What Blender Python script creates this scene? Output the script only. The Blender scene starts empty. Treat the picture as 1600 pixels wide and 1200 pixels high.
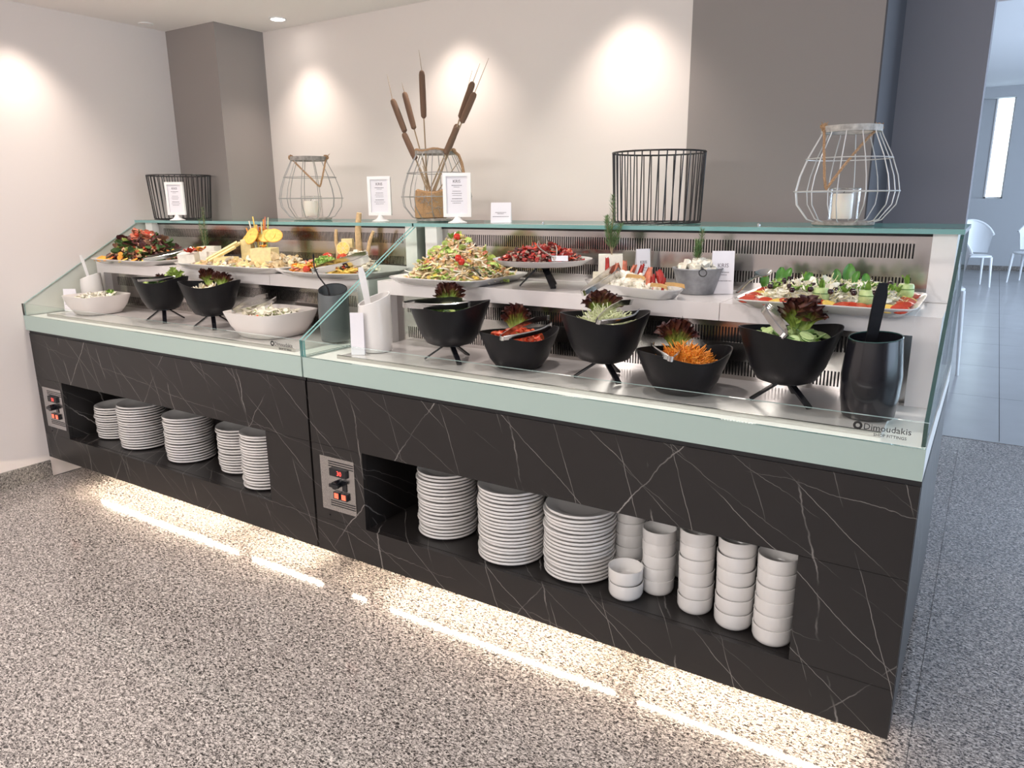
import bpy, math, random
from mathutils import Vector, Matrix, Euler, noise
C = bpy.context.scene.collection
sc = bpy.context.scene
random.seed(7)
PI = math.pi

# ---------------------------------------------------------------- camera
cam_d = bpy.data.cameras.new('camera'); cam = bpy.data.objects.new('camera', cam_d); C.objects.link(cam)
cam_d.sensor_width = 36; cam_d.lens = 1154.74/1600*36; cam_d.clip_start = .02; cam_d.clip_end = 60
_r = Vector((0.8424940, 0.5386463, -0.0079971)); _u = Vector((-0.1228569, 0.2065713, 0.9706876)); _f = Vector((-0.5245093, 0.8168160, -0.2402115))
M4 = Matrix((( _r.x, _u.x, -_f.x, 4.1689), (_r.y, _u.y, -_f.y, -1.8428), (_r.z, _u.z, -_f.z, 1.4359), (0, 0, 0, 1)))
cam.matrix_world = M4
sc.camera = cam
# ---------------------------------------------------------------- exposure, world
sc.view_settings.view_transform = 'Standard'; sc.view_settings.look = 'None'
sc.view_settings.gamma = 1; sc.view_settings.use_curve_mapping = False
sc.view_settings.exposure = 0.47
w = bpy.data.worlds.new('daylight'); sc.world = w; w.use_nodes = True
w.node_tree.nodes['Background'].inputs[0].default_value = (.62, .80, 1, 1)
w.node_tree.nodes['Background'].inputs[1].default_value = 2.5
# ---------------------------------------------------------------- lamps of the room and added fill
def lamp(kind, name, loc, energy, col, target=None, **k):
    d = bpy.data.lights.new(name, kind); d.energy = energy; d.color = col
    for a, b in k.items(): setattr(d, a, b)
    o = bpy.data.objects.new(name, d); C.objects.link(o); o.location = loc
    if target is not None:
        o.rotation_euler = (Vector(target)-Vector(loc)).to_track_quat('-Z', 'Y').to_euler()
    return o
H = 2.40; D = 1.31
WARM = (1, .88, .78)
# wall-washing downlights close to the walls
for x, y, e in ((.82, 1.10, 20), (1.87, 1.10, 21), (2.77, 1.10, 25), (.21, .12, 23)):
    lamp('SPOT', 'spot_light', (x, y, H-.03), e, WARM, (x, y, 0), spot_size=math.radians(100), spot_blend=1, shadow_soft_size=.045)
# unseen downlights over the counter and the aisle, added as general fill
for x, y, e in ((.9, .05, 27), (2.0, .05, 27), (3.1, .05, 24), (3.9, .1, 8), (.7, -1.5, 42), (2.2, -1.5, 46), (3.8, -1.6, 16), (1.2, -3.2, 42), (3.2, -3.2, 38)):
    lamp('SPOT', 'spot_light', (x, y, H-.03), e, (1, .92, .86), (x, y, 0), spot_size=math.radians(130), spot_blend=.8, shadow_soft_size=.05)
# unseen area lamps: daylight from dining room and aisle, plus added fill
lamp('AREA', 'added_area_light', (8.9, 8.5, 1.8), 330, (.68, .81, 1), (4, 8.2, 1.0), shape='RECTANGLE', size=8, size_y=2.2)
lamp('AREA', 'added_area_light', (7.2, -.5, 1.5), 17, (.62, .76, 1), (3.5, 0, .7), shape='RECTANGLE', size=2.4, size_y=1.8)
lamp('AREA', 'added_area_light', (2.6, -3.9, 2.28), 105, (1.0, .95, .92), (2.4, 0, .5), shape='RECTANGLE', size=4.5, size_y=.9)  # added warm fill just below the ceiling for the counter front, no window here

# ================================================================ materials
def nm(name):
    m = bpy.data.materials.new(name); m.use_nodes = True
    nt = m.node_tree; return m, nt, nt.nodes['Principled BSDF']
def pmat(name, col, rough=.5, metal=0, spec=.5, var=0, vscale=30, bump=0, bscale=80, sss=0, coat=0, emit=None, estr=0, trans=0):
    m, nt, b = nm(name)
    b.inputs['Base Color'].default_value = (*col, 1); b.inputs['Roughness'].default_value = rough
    b.inputs['Metallic'].default_value = metal; b.inputs['Specular IOR Level'].default_value = spec
    if coat: b.inputs['Coat Weight'].default_value = coat; b.inputs['Coat Roughness'].default_value = .08
    if sss: b.inputs['Subsurface Weight'].default_value = sss; b.inputs['Subsurface Radius'].default_value = (.01, .006, .004)
    if emit: b.inputs['Emission Color'].default_value = (*emit, 1); b.inputs['Emission Strength'].default_value = estr
    if trans: b.inputs['Transmission Weight'].default_value = trans
    g = nt.nodes.new('ShaderNodeNewGeometry')
    if var:
        n = nt.nodes.new('ShaderNodeTexNoise'); n.inputs['Scale'].default_value = vscale; n.inputs['Detail'].default_value = 4
        nt.links.new(g.outputs['Position'], n.inputs['Vector'])
        r = nt.nodes.new('ShaderNodeValToRGB')
        r.color_ramp.elements[0].position = .3; r.color_ramp.elements[1].position = .7
        r.color_ramp.elements[0].color = (*[c*(1-var) for c in col], 1); r.color_ramp.elements[1].color = (*[min(1, c*(1+var*.8)) for c in col], 1)
        nt.links.new(n.outputs['Fac'], r.inputs['Fac']); nt.links.new(r.outputs['Color'], b.inputs['Base Color'])
    if bump:
        n2 = nt.nodes.new('ShaderNodeTexNoise'); n2.inputs['Scale'].default_value = bscale; n2.inputs['Detail'].default_value = 3
        nt.links.new(g.outputs['Position'], n2.inputs['Vector'])
        bp = nt.nodes.new('ShaderNodeBump'); bp.inputs['Strength'].default_value = bump; bp.inputs['Distance'].default_value = .004
        nt.links.new(n2.outputs['Fac'], bp.inputs['Height']); nt.links.new(bp.outputs['Normal'], b.inputs['Normal'])
    return m

def granite(name, dark, mid, light, scale=95, rough=.16):
    m, nt, b = nm(name); L = nt.links
    g = nt.nodes.new('ShaderNodeNewGeometry')
    mp = nt.nodes.new('ShaderNodeMapping'); mp.inputs['Rotation'].default_value = (0, 0, .5); mp.inputs['Scale'].default_value = (1, 1.7, 1.3)
    L.new(g.outputs['Position'], mp.inputs['Vector'])
    n = nt.nodes.new('ShaderNodeTexNoise'); n.inputs['Scale'].default_value = scale; n.inputs['Detail'].default_value = 5; n.inputs['Roughness'].default_value = .62; n.inputs['Distortion'].default_value = 1.2
    L.new(mp.outputs[0], n.inputs['Vector'])
    r = nt.nodes.new('ShaderNodeValToRGB'); e = r.color_ramp.elements
    e[0].position = .42; e[0].color = (*dark, 1); e[1].position = .62; e[1].color = (*light, 1)
    x = e.new(.475); x.color = (*mid, 1); x = e.new(.54); x.color = (*[(a+c)/2 for a, c in zip(mid, light)], 1)
    L.new(n.outputs['Fac'], r.inputs['Fac'])
    v = nt.nodes.new('ShaderNodeTexVoronoi'); v.inputs['Scale'].default_value = 150; L.new(g.outputs['Position'], v.inputs['Vector'])
    mx = nt.nodes.new('ShaderNodeMixRGB'); mx.blend_type = 'OVERLAY'; mx.inputs[0].default_value = .35
    hs = nt.nodes.new('ShaderNodeRGBToBW'); L.new(v.outputs['Color'], hs.inputs[0])
    L.new(r.outputs['Color'], mx.inputs[1]); L.new(hs.outputs[0], mx.inputs[2])
    L.new(mx.outputs[0], b.inputs['Base Color'])
    b.inputs['Roughness'].default_value = rough; b.inputs['Specular IOR Level'].default_value = .45
    return m

def veined(name, base, vein, layers, rough=.45, noise_amt=.05, cloud=None):
    """layers: (angle deg of the vein in the x-z plane, density per metre, width, breakup scale, strength)"""
    m, nt, b = nm(name); L = nt.links; N = nt.nodes.new
    g = N('ShaderNodeNewGeometry')
    dn = N('ShaderNodeTexNoise'); dn.inputs['Scale'].default_value = 3.5; dn.inputs['Detail'].default_value = 5; dn.inputs['Roughness'].default_value = .6
    L.new(g.outputs['Position'], dn.inputs['Vector'])
    sp = N('ShaderNodeSeparateXYZ'); L.new(g.outputs['Position'], sp.inputs[0])
    acc = None
    for i, (ang, dens, wd, bs, st) in enumerate(layers):
        a = math.radians(ang); nx, nz = -math.sin(a), math.cos(a)
        def mul(sock, k):
            q = N('ShaderNodeMath'); q.operation = 'MULTIPLY'; L.new(sock, q.inputs[0]); q.inputs[1].default_value = k; return q.outputs[0]
        def add(s1, s2):
            q = N('ShaderNodeMath'); q.operation = 'ADD'; L.new(s1, q.inputs[0])
            if isinstance(s2, (int, float)): q.inputs[1].default_value = s2
            else: L.new(s2, q.inputs[1])
            return q.outputs[0]
        s = add(mul(sp.outputs[0], nx), mul(sp.outputs[2], nz))
        s = add(s, mul(sp.outputs[1], .6))
        s = add(s, mul(dn.outputs['Fac'], noise_amt*(1+i*.4)))
        v = N('ShaderNodeTexVoronoi'); v.voronoi_dimensions = '1D'; v.feature = 'DISTANCE_TO_EDGE'; v.inputs['Scale'].default_value = dens; v.inputs['Randomness'].default_value = 1
        L.new(add(s, i*3.7), v.inputs['W'])
        mr = N('ShaderNodeMapRange'); mr.inputs['From Min'].default_value = 0; mr.inputs['From Max'].default_value = wd*dens
        mr.inputs['To Min'].default_value = 1; mr.inputs['To Max'].default_value = 0; L.new(v.outputs['Distance'], mr.inputs['Value'])
        bn = N('ShaderNodeTexNoise'); bn.inputs['Scale'].default_value = bs; bn.inputs['Detail'].default_value = 3
        mp = N('ShaderNodeMapping'); mp.inputs['Location'].default_value = (i*5.3, 0, i*2.1); L.new(g.outputs['Position'], mp.inputs[0]); L.new(mp.outputs[0], bn.inputs['Vector'])
        br = N('ShaderNodeMapRange'); br.inputs['From Min'].default_value = .42; br.inputs['From Max'].default_value = .56; L.new(bn.outputs['Fac'], br.inputs['Value'])
        q = N('ShaderNodeMath'); q.operation = 'MULTIPLY'; L.new(mr.outputs[0], q.inputs[0]); L.new(br.outputs[0], q.inputs[1])
        o = mul(q.outputs[0], st)
        if acc is None: acc = o
        else:
            q = N('ShaderNodeMath'); q.operation = 'MAXIMUM'; L.new(acc, q.inputs[0]); L.new(o, q.inputs[1]); acc = q.outputs[0]
    mx = N('ShaderNodeMixRGB'); mx.inputs[1].default_value = (*base, 1); mx.inputs[2].default_value = (*vein, 1); L.new(acc, mx.inputs[0])
    if cloud:
        cn = N('ShaderNodeTexNoise'); cn.inputs['Scale'].default_value = 4; cn.inputs['Detail'].default_value = 6; L.new(g.outputs['Position'], cn.inputs['Vector'])
        cr = N('ShaderNodeValToRGB'); cr.color_ramp.elements[0].position = .35; cr.color_ramp.elements[1].position = .65
        cr.color_ramp.elements[0].color = (*base, 1); cr.color_ramp.elements[1].color = (*cloud, 1)
        L.new(cn.outputs['Fac'], cr.inputs[0]); L.new(cr.outputs[0], mx.inputs[1])
    L.new(mx.outputs[0], b.inputs['Base Color']); b.inputs['Roughness'].default_value = rough
    return m

def brushed(name, col, rough=.2, lo=.85):
    m, nt, b = nm(name); L = nt.links
    g = nt.nodes.new('ShaderNodeNewGeometry'); mp = nt.nodes.new('ShaderNodeMapping'); mp.inputs['Scale'].default_value = (2, 160, 160)
    L.new(g.outputs['Position'], mp.inputs[0]); n = nt.nodes.new('ShaderNodeTexNoise'); n.inputs['Scale'].default_value = 4; L.new(mp.outputs[0], n.inputs['Vector'])
    r = nt.nodes.new('ShaderNodeValToRGB'); r.color_ramp.elements[0].color = (*[c*lo for c in col], 1); r.color_ramp.elements[1].color = (*col, 1)
    L.new(n.outputs['Fac'], r.inputs[0]); L.new(r.outputs[0], b.inputs['Base Color'])
    b.inputs['Metallic'].default_value = 1; b.inputs['Roughness'].default_value = rough
    return m

def clear_glass(name, tint=(.97, 1, .985), gloss=.9):
    m = bpy.data.materials.new(name); m.use_nodes = True; nt = m.node_tree; nt.nodes.clear()
    out = nt.nodes.new('ShaderNodeOutputMaterial'); t = nt.nodes.new('ShaderNodeBsdfTransparent'); t.inputs[0].default_value = (*tint, 1)
    gl = nt.nodes.new('ShaderNodeBsdfGlossy'); gl.inputs['Roughness'].default_value = .01; gl.inputs[0].default_value = (gloss, gloss, gloss, 1)
    lw = nt.nodes.new('ShaderNodeLayerWeight'); lw.inputs['Blend'].default_value = .5
    pw = nt.nodes.new('ShaderNodeMath'); pw.operation = 'POWER'; pw.inputs[1].default_value = 4.5; nt.links.new(lw.outputs['Facing'], pw.inputs[0])
    fr = nt.nodes.new('ShaderNodeMath'); fr.operation = 'MULTIPLY_ADD'; fr.inputs[1].default_value = .6; fr.inputs[2].default_value = .025; nt.links.new(pw.outputs[0], fr.inputs[0])
    mx = nt.nodes.new('ShaderNodeMixShader'); nt.links.new(fr.outputs[0], mx.inputs[0]); nt.links.new(t.outputs[0], mx.inputs[1]); nt.links.new(gl.outputs[0], mx.inputs[2]); nt.links.new(mx.outputs[0], out.inputs[0])
    return m

MT = {}
MT['wall'] = pmat('wall_paint', (.72, .655, .62), .85, bump=.05, bscale=200)
MT['wallgrey'] = pmat('grey_wall_paint', (.27, .238, .225), .8, bump=.05, bscale=200)
MT['charcoal'] = pmat('charcoal_wall_paint', (.075, .075, .085), .85)
MT['ceil'] = pmat('ceiling_paint', (.86, .80, .775), .9)
MT['ceilfar'] = pmat('dining_ceiling_paint', (.75, .77, .8), .9)
MT['granite'] = granite('granite', (.030, .026, .025), (.20, .18, .17), (.53, .48, .45), scale=100, rough=.11)
MT['granite_dk'] = granite('dark_granite', (.03, .027, .025), (.13, .12, .11), (.36, .33, .31), rough=.25)
MT['grout'] = pmat('grout', (.13, .12, .12), .9)
MT['fartile'] = pmat('grey_floor_tile', (.34, .34, .35), .28, var=.08, vscale=3)
MT['black_marble'] = veined('black_marble_laminate', (.014, .012, .0117), (.52, .49, .46),
    [(-72, 5.0, .0012, 4.0, .6), (-40, 5.0, .0013, 3.2, .55), (-30, 6.0, .0009, 4.5, .35), (52, 1.6, .0022, 2.4, .7), (-6, 3.0, .0012, 2.6, .35), (-78, 2.0, .0035, 6, .45)], rough=.40, noise_amt=.030)
MT['white_marble'] = veined('white_marble', (.74, .70, .69), (.45, .42, .41),
    [(-30, 2.0, .012, 3, .35), (20, 1.4, .01, 2, .25)], rough=.22, noise_amt=.3, cloud=(.80, .77, .76))
MT['corian'] = pmat('white_solid_surface', (.78, .77, .74), .35)
MT['steel'] = brushed('brushed_steel', (.56, .53, .51), .17)
MT['deck'] = brushed('steel_deck', (.72, .68, .665), .22, .93); MT['deck'].node_tree.nodes['Principled BSDF'].inputs['Metallic'].default_value = .35
MT['steel2'] = brushed('polished_steel', (.62, .61, .60), .2)
MT['slotdark'] = pmat('dark_void', (.012, .011, .012), .9)
MT['band'] = pmat('frosted_glass_band', (.40, .51, .47), .32, coat=.4)
MT['black'] = pmat('black_trim', (.012, .012, .014), .45)
MT['glass'] = clear_glass('clear_glass')
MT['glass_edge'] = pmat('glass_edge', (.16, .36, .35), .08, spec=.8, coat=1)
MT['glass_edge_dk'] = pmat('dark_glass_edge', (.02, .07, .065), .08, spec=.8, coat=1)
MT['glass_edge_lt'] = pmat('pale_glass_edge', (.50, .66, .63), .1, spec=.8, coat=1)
MT['porcelain'] = pmat('white_porcelain', (.74, .72, .70), .16, coat=.4)
MT['stoneware'] = pmat('cream_stoneware', (.72, .67, .64), .35, coat=.2)
MT['matt_black'] = pmat('matt_black_melamine', (.007, .0066, .008), .40, spec=.28, var=.25, vscale=14, bump=.12, bscale=60)
MT['gloss_black'] = pmat('gloss_black_melamine', (.009, .009, .012), .22, coat=.25)
MT['grey_jar'] = pmat('grey_melamine', (.10, .11, .115), .4)
MT['black_wire'] = pmat('black_wire', (.014, .012, .013), .4)
MT['grey_wire'] = pmat('galvanised_wire', (.33, .32, .31), .45, metal=.5)
MT['pale_wire'] = pmat('pale_grey_wire', (.55, .54, .53), .45, metal=.3)
MT['greywood'] = pmat('greyed_wood', (.30, .275, .25), .8, var=.35, vscale=60)
MT['palewood'] = pmat('washed_wood', (.42, .40, .375), .8, var=.3, vscale=50)
MT['rope'] = pmat('jute_rope', (.36, .22, .12), .9, var=.3, vscale=200)
MT['burlap'] = pmat('burlap', (.40, .24, .12), .95, var=.25, vscale=220, bump=.5, bscale=500)
MT['cattail'] = pmat('cattail_brown', (.17, .10, .065), .95, bump=.3, bscale=600)
MT['reed'] = pmat('dry_reed', (.33, .24, .15), .85)
MT['wax'] = pmat('candle_wax', (.84, .79, .70), .5, sss=.3)
MT['plastic'] = pmat('white_plastic', (.80, .78, .77), .35)
MT['paper'] = pmat('white_paper', (.76, .74, .78), .8)
MT['ink'] = pmat('grey_ink', (.20, .18, .20), .8)
MT['inkblack'] = pmat('black_ink', (.01, .01, .01), .6)
MT['led'] = pmat('led_glow', (1, .9, .75), .5, emit=(1, .82, .62), estr=300)
MT['lens'] = pmat('lamp_lens', (1, 1, 1), .5, emit=(1, .96, .9), estr=18)
MT['red_led'] = pmat('red_led', (.2, .01, .01), .4, emit=(1, .08, .06), estr=1.6)
MT['red_glass'] = pmat('dark_red_window', (.10, .008, .01), .15)
MT['orange_led'] = pmat('lit_red_switch', (.8, .1, .05), .3, emit=(1, .15, .08), estr=.9)
MT['galv'] = pmat('galvanised_metal', (.30, .31, .33), .42, metal=.6, var=.2, vscale=40)
MT['chair'] = pmat('white_chair_plastic', (.74, .76, .78), .4)
MT['windowglow'] = pmat('sunlit_curtain', (.9, .95, 1), .9, emit=(.80, .96, 1), estr=1.6)
# foods
def food(n, c, r=.5, v=.2, s=60, **k): MT[n] = pmat(n, c, r, var=v, vscale=s, **k)
food('tomato', (.52, .055, .025), .22); food('tomato2', (.62, .12, .05), .3); food('cherry', (.55, .03, .015), .12, .1)
food('orange', (.80, .33, .03), .4); food('carrot', (.85, .30, .03), .5, .25, 200); food('yellow', (.80, .56, .12), .45)
food('green', (.18, .33, .05), .45, .35); food('lime', (.42, .55, .14), .45, .3); food('dkgreen', (.05, .11, .025), .5, .4)
food('basil', (.07, .22, .03), .35, .3); food('rosemary', (.10, .19, .06), .6, .3); food('redleaf', (.085, .022, .022), .4, .5)
food('brownleaf', (.20, .09, .05), .5, .4); food('white_cheese', (.80, .77, .68), .5, .07); food('cream', (.78, .73, .60), .5, .12)
food('cheese', (.80, .66, .33), .45, .12); food('cabbage', (.66, .70, .42), .5, .15); food('cucumber', (.50, .64, .28), .35, .2)
food('cuke_skin', (.10, .22, .05), .3, .3); food('olive', (.03, .012, .015), .15, .3); food('ham', (.62, .20, .12), .4, .25)
food('peach', (.76, .45, .25), .45, .2); food('bread', (.62, .43, .23), .8, .2, bump=.4); food('pasta', (.72, .57, .34), .5, .2)
food('chickpea', (.60, .38, .20), .5, .2); food('bean', (.10, .025, .018), .25, .4); food('mushroom', (.36, .28, .21), .55, .3)
food('melon', (.80, .50, .20), .35, .1); food('seedred', (.36, .035, .03), .2, .3)

food('pale_cheese', (.90, .87, .74), .5, .05); food('lightcheese', (.88, .80, .45), .5, .08)
def lettuce_mat():
    m, nt, b = nm('red_lettuce'); L = nt.links; N = nt.nodes.new
    uv = N('ShaderNodeUVMap'); uv.uv_map = 'UVMap'
    s = N('ShaderNodeSeparateXYZ'); L.new(uv.outputs[0], s.inputs[0])
    g = N('ShaderNodeNewGeometry'); n = N('ShaderNodeTexNoise'); n.inputs['Scale'].default_value = 45; L.new(g.outputs['Position'], n.inputs['Vector'])
    a = N('ShaderNodeMath'); a.operation = 'MULTIPLY_ADD'; a.inputs[1].default_value = .5; L.new(n.outputs['Fac'], a.inputs[0]); L.new(s.outputs[1], a.inputs[2])
    r = N('ShaderNodeValToRGB'); e = r.color_ramp.elements
    e[0].position = .38; e[0].color = (.55, .66, .22, 1); e[1].position = 1.0; e[1].color = (.045, .012, .014, 1)
    x = e.new(.62); x.color = (.24, .34, .06, 1); x = e.new(.82); x.color = (.13, .045, .025, 1)
    L.new(a.outputs[0], r.inputs[0]); L.new(r.outputs[0], b.inputs['Base Color']); b.inputs['Roughness'].default_value = .4
    return m
MT['lettuce'] = lettuce_mat()

# ================================================================ mesh builder
class MB:
    def __init__(s): s.v = []; s.f = []; s.m = []; s.uv = None
    def add(s, vs, fs, mi=0, M=None):
        o = len(s.v)
        s.v += [tuple(M @ Vector(v)) if M is not None else tuple(v) for v in vs]
        for f in fs: s.f.append(tuple(i+o for i in f)); s.m.append(mi)
        return s
    def box(s, a, b, mi=0, M=None, em=None):
        x0, y0, z0 = a; x1, y1, z1 = b
        vs = [(x0,y0,z0),(x1,y0,z0),(x1,y1,z0),(x0,y1,z0),(x0,y0,z1),(x1,y0,z1),(x1,y1,z1),(x0,y1,z1)]
        fs = [(3,2,1,0),(4,5,6,7),(0,1,5,4),(1,2,6,5),(2,3,7,6),(3,0,4,7)]
        o = len(s.v); s.v += [tuple(M @ Vector(v)) if M is not None else v for v in vs]
        for k, f in enumerate(fs):
            s.f.append(tuple(i+o for i in f)); s.m.append(em[k] if em else mi)
        return s
    def tube(s, pts, r, n=8, mi=0, cap=True, M=None):
        pts = [Vector(p) for p in pts]; rs = r if isinstance(r, (list, tuple)) else [r]*len(pts)
        vs = []; t0 = (pts[1]-pts[0]).normalized()
        up = Vector((0, 0, 1)) if abs(t0.z) < .9 else Vector((1, 0, 0)); nx = t0.cross(up).normalized()
        for i, p in enumerate(pts):
            t = (pts[min(i+1, len(pts)-1)]-pts[max(i-1, 0)]).normalized()
            nx = (nx - t*nx.dot(t)).normalized(); ny = t.cross(nx)
            for k in range(n):
                a = 2*PI*k/n; vs.append(p+rs[i]*(math.cos(a)*nx+math.sin(a)*ny))
        fs = []
        for i in range(len(pts)-1):
            for k in range(n):
                fs.append((i*n+k, i*n+(k+1) % n, (i+1)*n+(k+1) % n, (i+1)*n+k))
        if cap: fs.append(tuple(range(n))[::-1]); fs.append(tuple((len(pts)-1)*n+k for k in range(n)))
        return s.add(vs, fs, mi, M)
    def ring(s, c, R, r, n=32, k=6, mi=0, M=None, sx=1, sy=1):
        vs = []
        for i in range(n):
            a = 2*PI*i/n
            for j in range(k):
                b = 2*PI*j/k; q = R+r*math.cos(b)
                vs.append((c[0]+sx*q*math.cos(a), c[1]+sy*q*math.sin(a), c[2]+r*math.sin(b)))
        fs = [(i*k+j, ((i+1) % n)*k+j, ((i+1) % n)*k+(j+1) % k, i*k+(j+1) % k) for i in range(n) for j in range(k)]
        return s.add(vs, fs, mi, M)
    def lathe(s, prof, n=24, mi=0, c=(0, 0, 0), M=None, fn=None, capb=True, capt=False):
        vs = []
        for (r, z) in prof:
            for k in range(n):
                a = 2*PI*k/n
                if fn: x, y, zz = fn(a, r, z)
                else: x, y, zz = r*math.cos(a), r*math.sin(a), z
                vs.append((c[0]+x, c[1]+y, c[2]+zz))
        fs = [(i*n+k, i*n+(k+1) % n, (i+1)*n+(k+1) % n, (i+1)*n+k) for i in range(len(prof)-1) for k in range(n)]
        if capb: fs.append(tuple(range(n))[::-1])
        if capt: fs.append(tuple((len(prof)-1)*n+k for k in range(n)))
        return s.add(vs, fs, mi, M)
    def build(s, name, mats, parent=None, smooth=False, loc=None, ang=40):
        me = bpy.data.meshes.new(name); me.from_pydata(s.v, [], s.f)
        if not isinstance(mats, (list, tuple)): mats = [mats]
        for m in mats: me.materials.append(MT[m] if isinstance(m, str) else m)
        me.polygons.foreach_set('material_index', s.m)
        if s.uv:
            ul = me.uv_layers.new(name='UVMap'); li = 0
            for p in me.polygons:
                for vi in p.vertices: ul.data[li].uv = s.uv[vi]; li += 1
        if smooth:
            me.polygons.foreach_set('use_smooth', [True]*len(me.polygons)); me.set_sharp_from_angle(angle=math.radians(ang))
        me.update(); me.validate()
        o = bpy.data.objects.new(name, me); C.objects.link(o)
        if parent: o.parent = parent
        if loc: o.location = loc
        return o
def tag(o, label=None, cat=None, group=None, kind=None):
    if label: o['label'] = label
    if cat: o['category'] = cat
    if group: o['group'] = group
    if kind: o['kind'] = kind
    return o
def thing(name, label, cat, loc=(0, 0, 0), rz=0, group=None, rot=None):
    o = bpy.data.objects.new(name, None); C.objects.link(o); o.location = loc; o.empty_display_size = .05
    o.rotation_euler = rot if rot else (0, 0, rz)
    return tag(o, label, cat, group)
def struct(name, mb, mat, parent=None, smooth=False):
    o = mb.build(name, mat, parent, smooth)
    if not parent: o['kind'] = 'structure'
    return o
def dup(root, loc=None, rz=None, label=None, group=None):
    r = root.copy(); C.objects.link(r)
    if loc: r.location = loc
    if rz is not None: r.rotation_euler = (0, 0, rz)
    if label: r['label'] = label
    if group: r['group'] = group
    for ch in root.children:
        c = ch.copy(); C.objects.link(c); c.parent = r
        for g in ch.children:
            d = g.copy(); C.objects.link(d); d.parent = c
    return r
def B(a, b, mi=0): return MB().box(a, b, mi)
def text_mb(body, size, mat, parent, M, name='lettering', ext=.0004, align='CENTER'):
    cu = bpy.data.curves.new(name, 'FONT'); cu.body = body; cu.size = size; cu.extrude = ext; cu.align_x = align; cu.resolution_u = 2
    t = bpy.data.objects.new('tmp', cu); C.objects.link(t)
    dg = bpy.context.evaluated_depsgraph_get(); me = bpy.data.meshes.new_from_object(t.evaluated_get(dg))
    bpy.data.objects.remove(t); me.materials.clear(); me.materials.append(MT[mat]); me.name = name; me.transform(M)
    o = bpy.data.objects.new(name, me); C.objects.link(o); o.parent = parent
    return o

# ================================================================ room shell
XR = 8.6; YF = -5.0
fl = struct('floor', B((-.2, YF, -.06), (XR, 3.3, -.004)), 'grout')
tile = None
for i in range(11):
    for j in range(-1, 10):
        x0 = 4.145-.6*7+.6*i; y0 = -.72-.6*3+.6*(j-1)+.6
        a0 = max(x0, .012); a1 = x0+.6; b1 = min(y0+.6, 3.3)
        if b1-y0 < .05: continue
        full = abs(a1-a0-.6) < 1e-6 and abs(b1-y0-.6) < 1e-6
        if full and tile:
            o = tile.copy(); C.objects.link(o); o.location = (x0, y0, 0); continue
        o = B((.0008+a0-x0, .0008, -.02), (a1-x0-.0008, b1-y0-.0008, 0)).build('floor_tile', 'granite', fl, loc=(x0, y0, 0))
        if full: tile = o
struct('floor_rest', B((.012, YF, -.01), (XR, -3.125, 0)).box((6.552, -3.1, -.01), (XR, 3.3, 0)), 'granite', fl)
ff = struct('floor_dining', B((2.5, 3.3, -.06), (9.2, 16.3, -.004)), 'grout')
ft = None
for i in range(5):
    for j in range(11):
        x0 = 3.0+1.2*i+.15; y0 = 3.3+1.2*j; y1 = min(y0+1.2, 16.0)
        o = B((.002, .002, -.02), (1.198, y1-y0-.002, 0)).build('floor_tile', 'fartile', ff, loc=(x0, y0, 0)) if (not ft or y1-y0 < 1.19) else ft.copy()
        if ft and y1-y0 >= 1.19: C.objects.link(o); o.location = (x0, y0, 0)
        if not ft: ft = o
struct('trim_1', B((4.0, 3.285, -.002), (XR, 3.315, .003)), 'fartile')

struct('wall_left', B((-.15, YF, 0), (0, D+.15, H)), 'wall')
struct('wall_back', B((0, D, 0), (3.03, D+.12, H)), 'wall')
struct('wall_back_grey', B((3.03, D-.001, 0), (3.745, D+.12, H)), 'wallgrey')
struct('wall_return', B((3.60, D+.12, 0), (3.745, 1.95, H)), 'charcoal')
struct('trim_2', B((3.7451, D, 0), (3.751, 1.83, H)), 'charcoal')
struct('wall_column', B((0, .98, 0), (.44, D, H)), 'wallgrey')
MT['grey_daylit'] = pmat('grey_paint_daylight_tint', (.22, .215, .24), .8, bump=.05, bscale=200)  # grey wall paint with the blue of the daylight put into its colour
struct('wall_end_grey', B((3.745, 1.83, 0), (4.063, 2.05, H)), 'grey_daylit')
struct('wall_front', B((-.15, YF-.15, 0), (XR, YF, H)), 'wall')
wr = MB().box((XR, YF, 0), (XR+.15, -2, H)).box((XR, 2.2, 0), (XR+.15, 3.3, H)).box((XR, -2, 0), (XR+.15, 2.2, .3)).box((XR, -2, 2.3), (XR+.15, 2.2, H))
struct('wall_right', wr, 'wall')
struct('ceiling', B((-.15, YF, H), (XR, 2.96, H+.12)), 'ceil')
# dining room beyond
struct('wall_dining_left', B((2.4, 2.05, 0), (2.55, 16.3, 3.5)).box((2.55, 2.05, 0), (3.745, 2.15, 3.5)), 'wallgrey')
fw = MB().box((2.4, 16.0, 0), (9.2, 16.3, 1.41)).box((2.4, 16.0, 3.30), (9.2, 16.3, 3.6)).box((4.215, 16, 1.41), (9.2, 16.3, 3.3)).box((2.4, 16, 1.41), (3.3, 16.3, 3.3)).box((3.3, 16.22, 1.41), (3.90, 16.3, 3.3))
MT['far_wall'] = pmat('pale_far_wall', (.42, .43, .45), .8)
struct('wall_dining_back', fw, 'far_wall')
wn = struct('window_1', MB().box((3.9, 16.2, 1.41), (3.93, 16.26, 3.3)).box((4.19, 16.2, 1.41), (4.215, 16.26, 3.3)).box((3.9, 16.2, 1.41), (4.215, 16.26, 1.44)), 'plastic')
B((3.93, 16.27, 1.44), (4.19, 16.28, 3.3)).build('pane', 'glass', wn)
cv = MB(); nn = 24
vs = []; fs = []
for k in range(nn+1):
    x = 3.93+.26*k/nn
    for z in (1.44, 3.3): vs.append((x, 16.235+.012*math.sin(k*1.9), z))
for k in range(nn): fs.append((2*k, 2*k+2, 2*k+3, 2*k+1))
cv.add(vs, fs).build('curtain', 'windowglow', wn)
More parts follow.
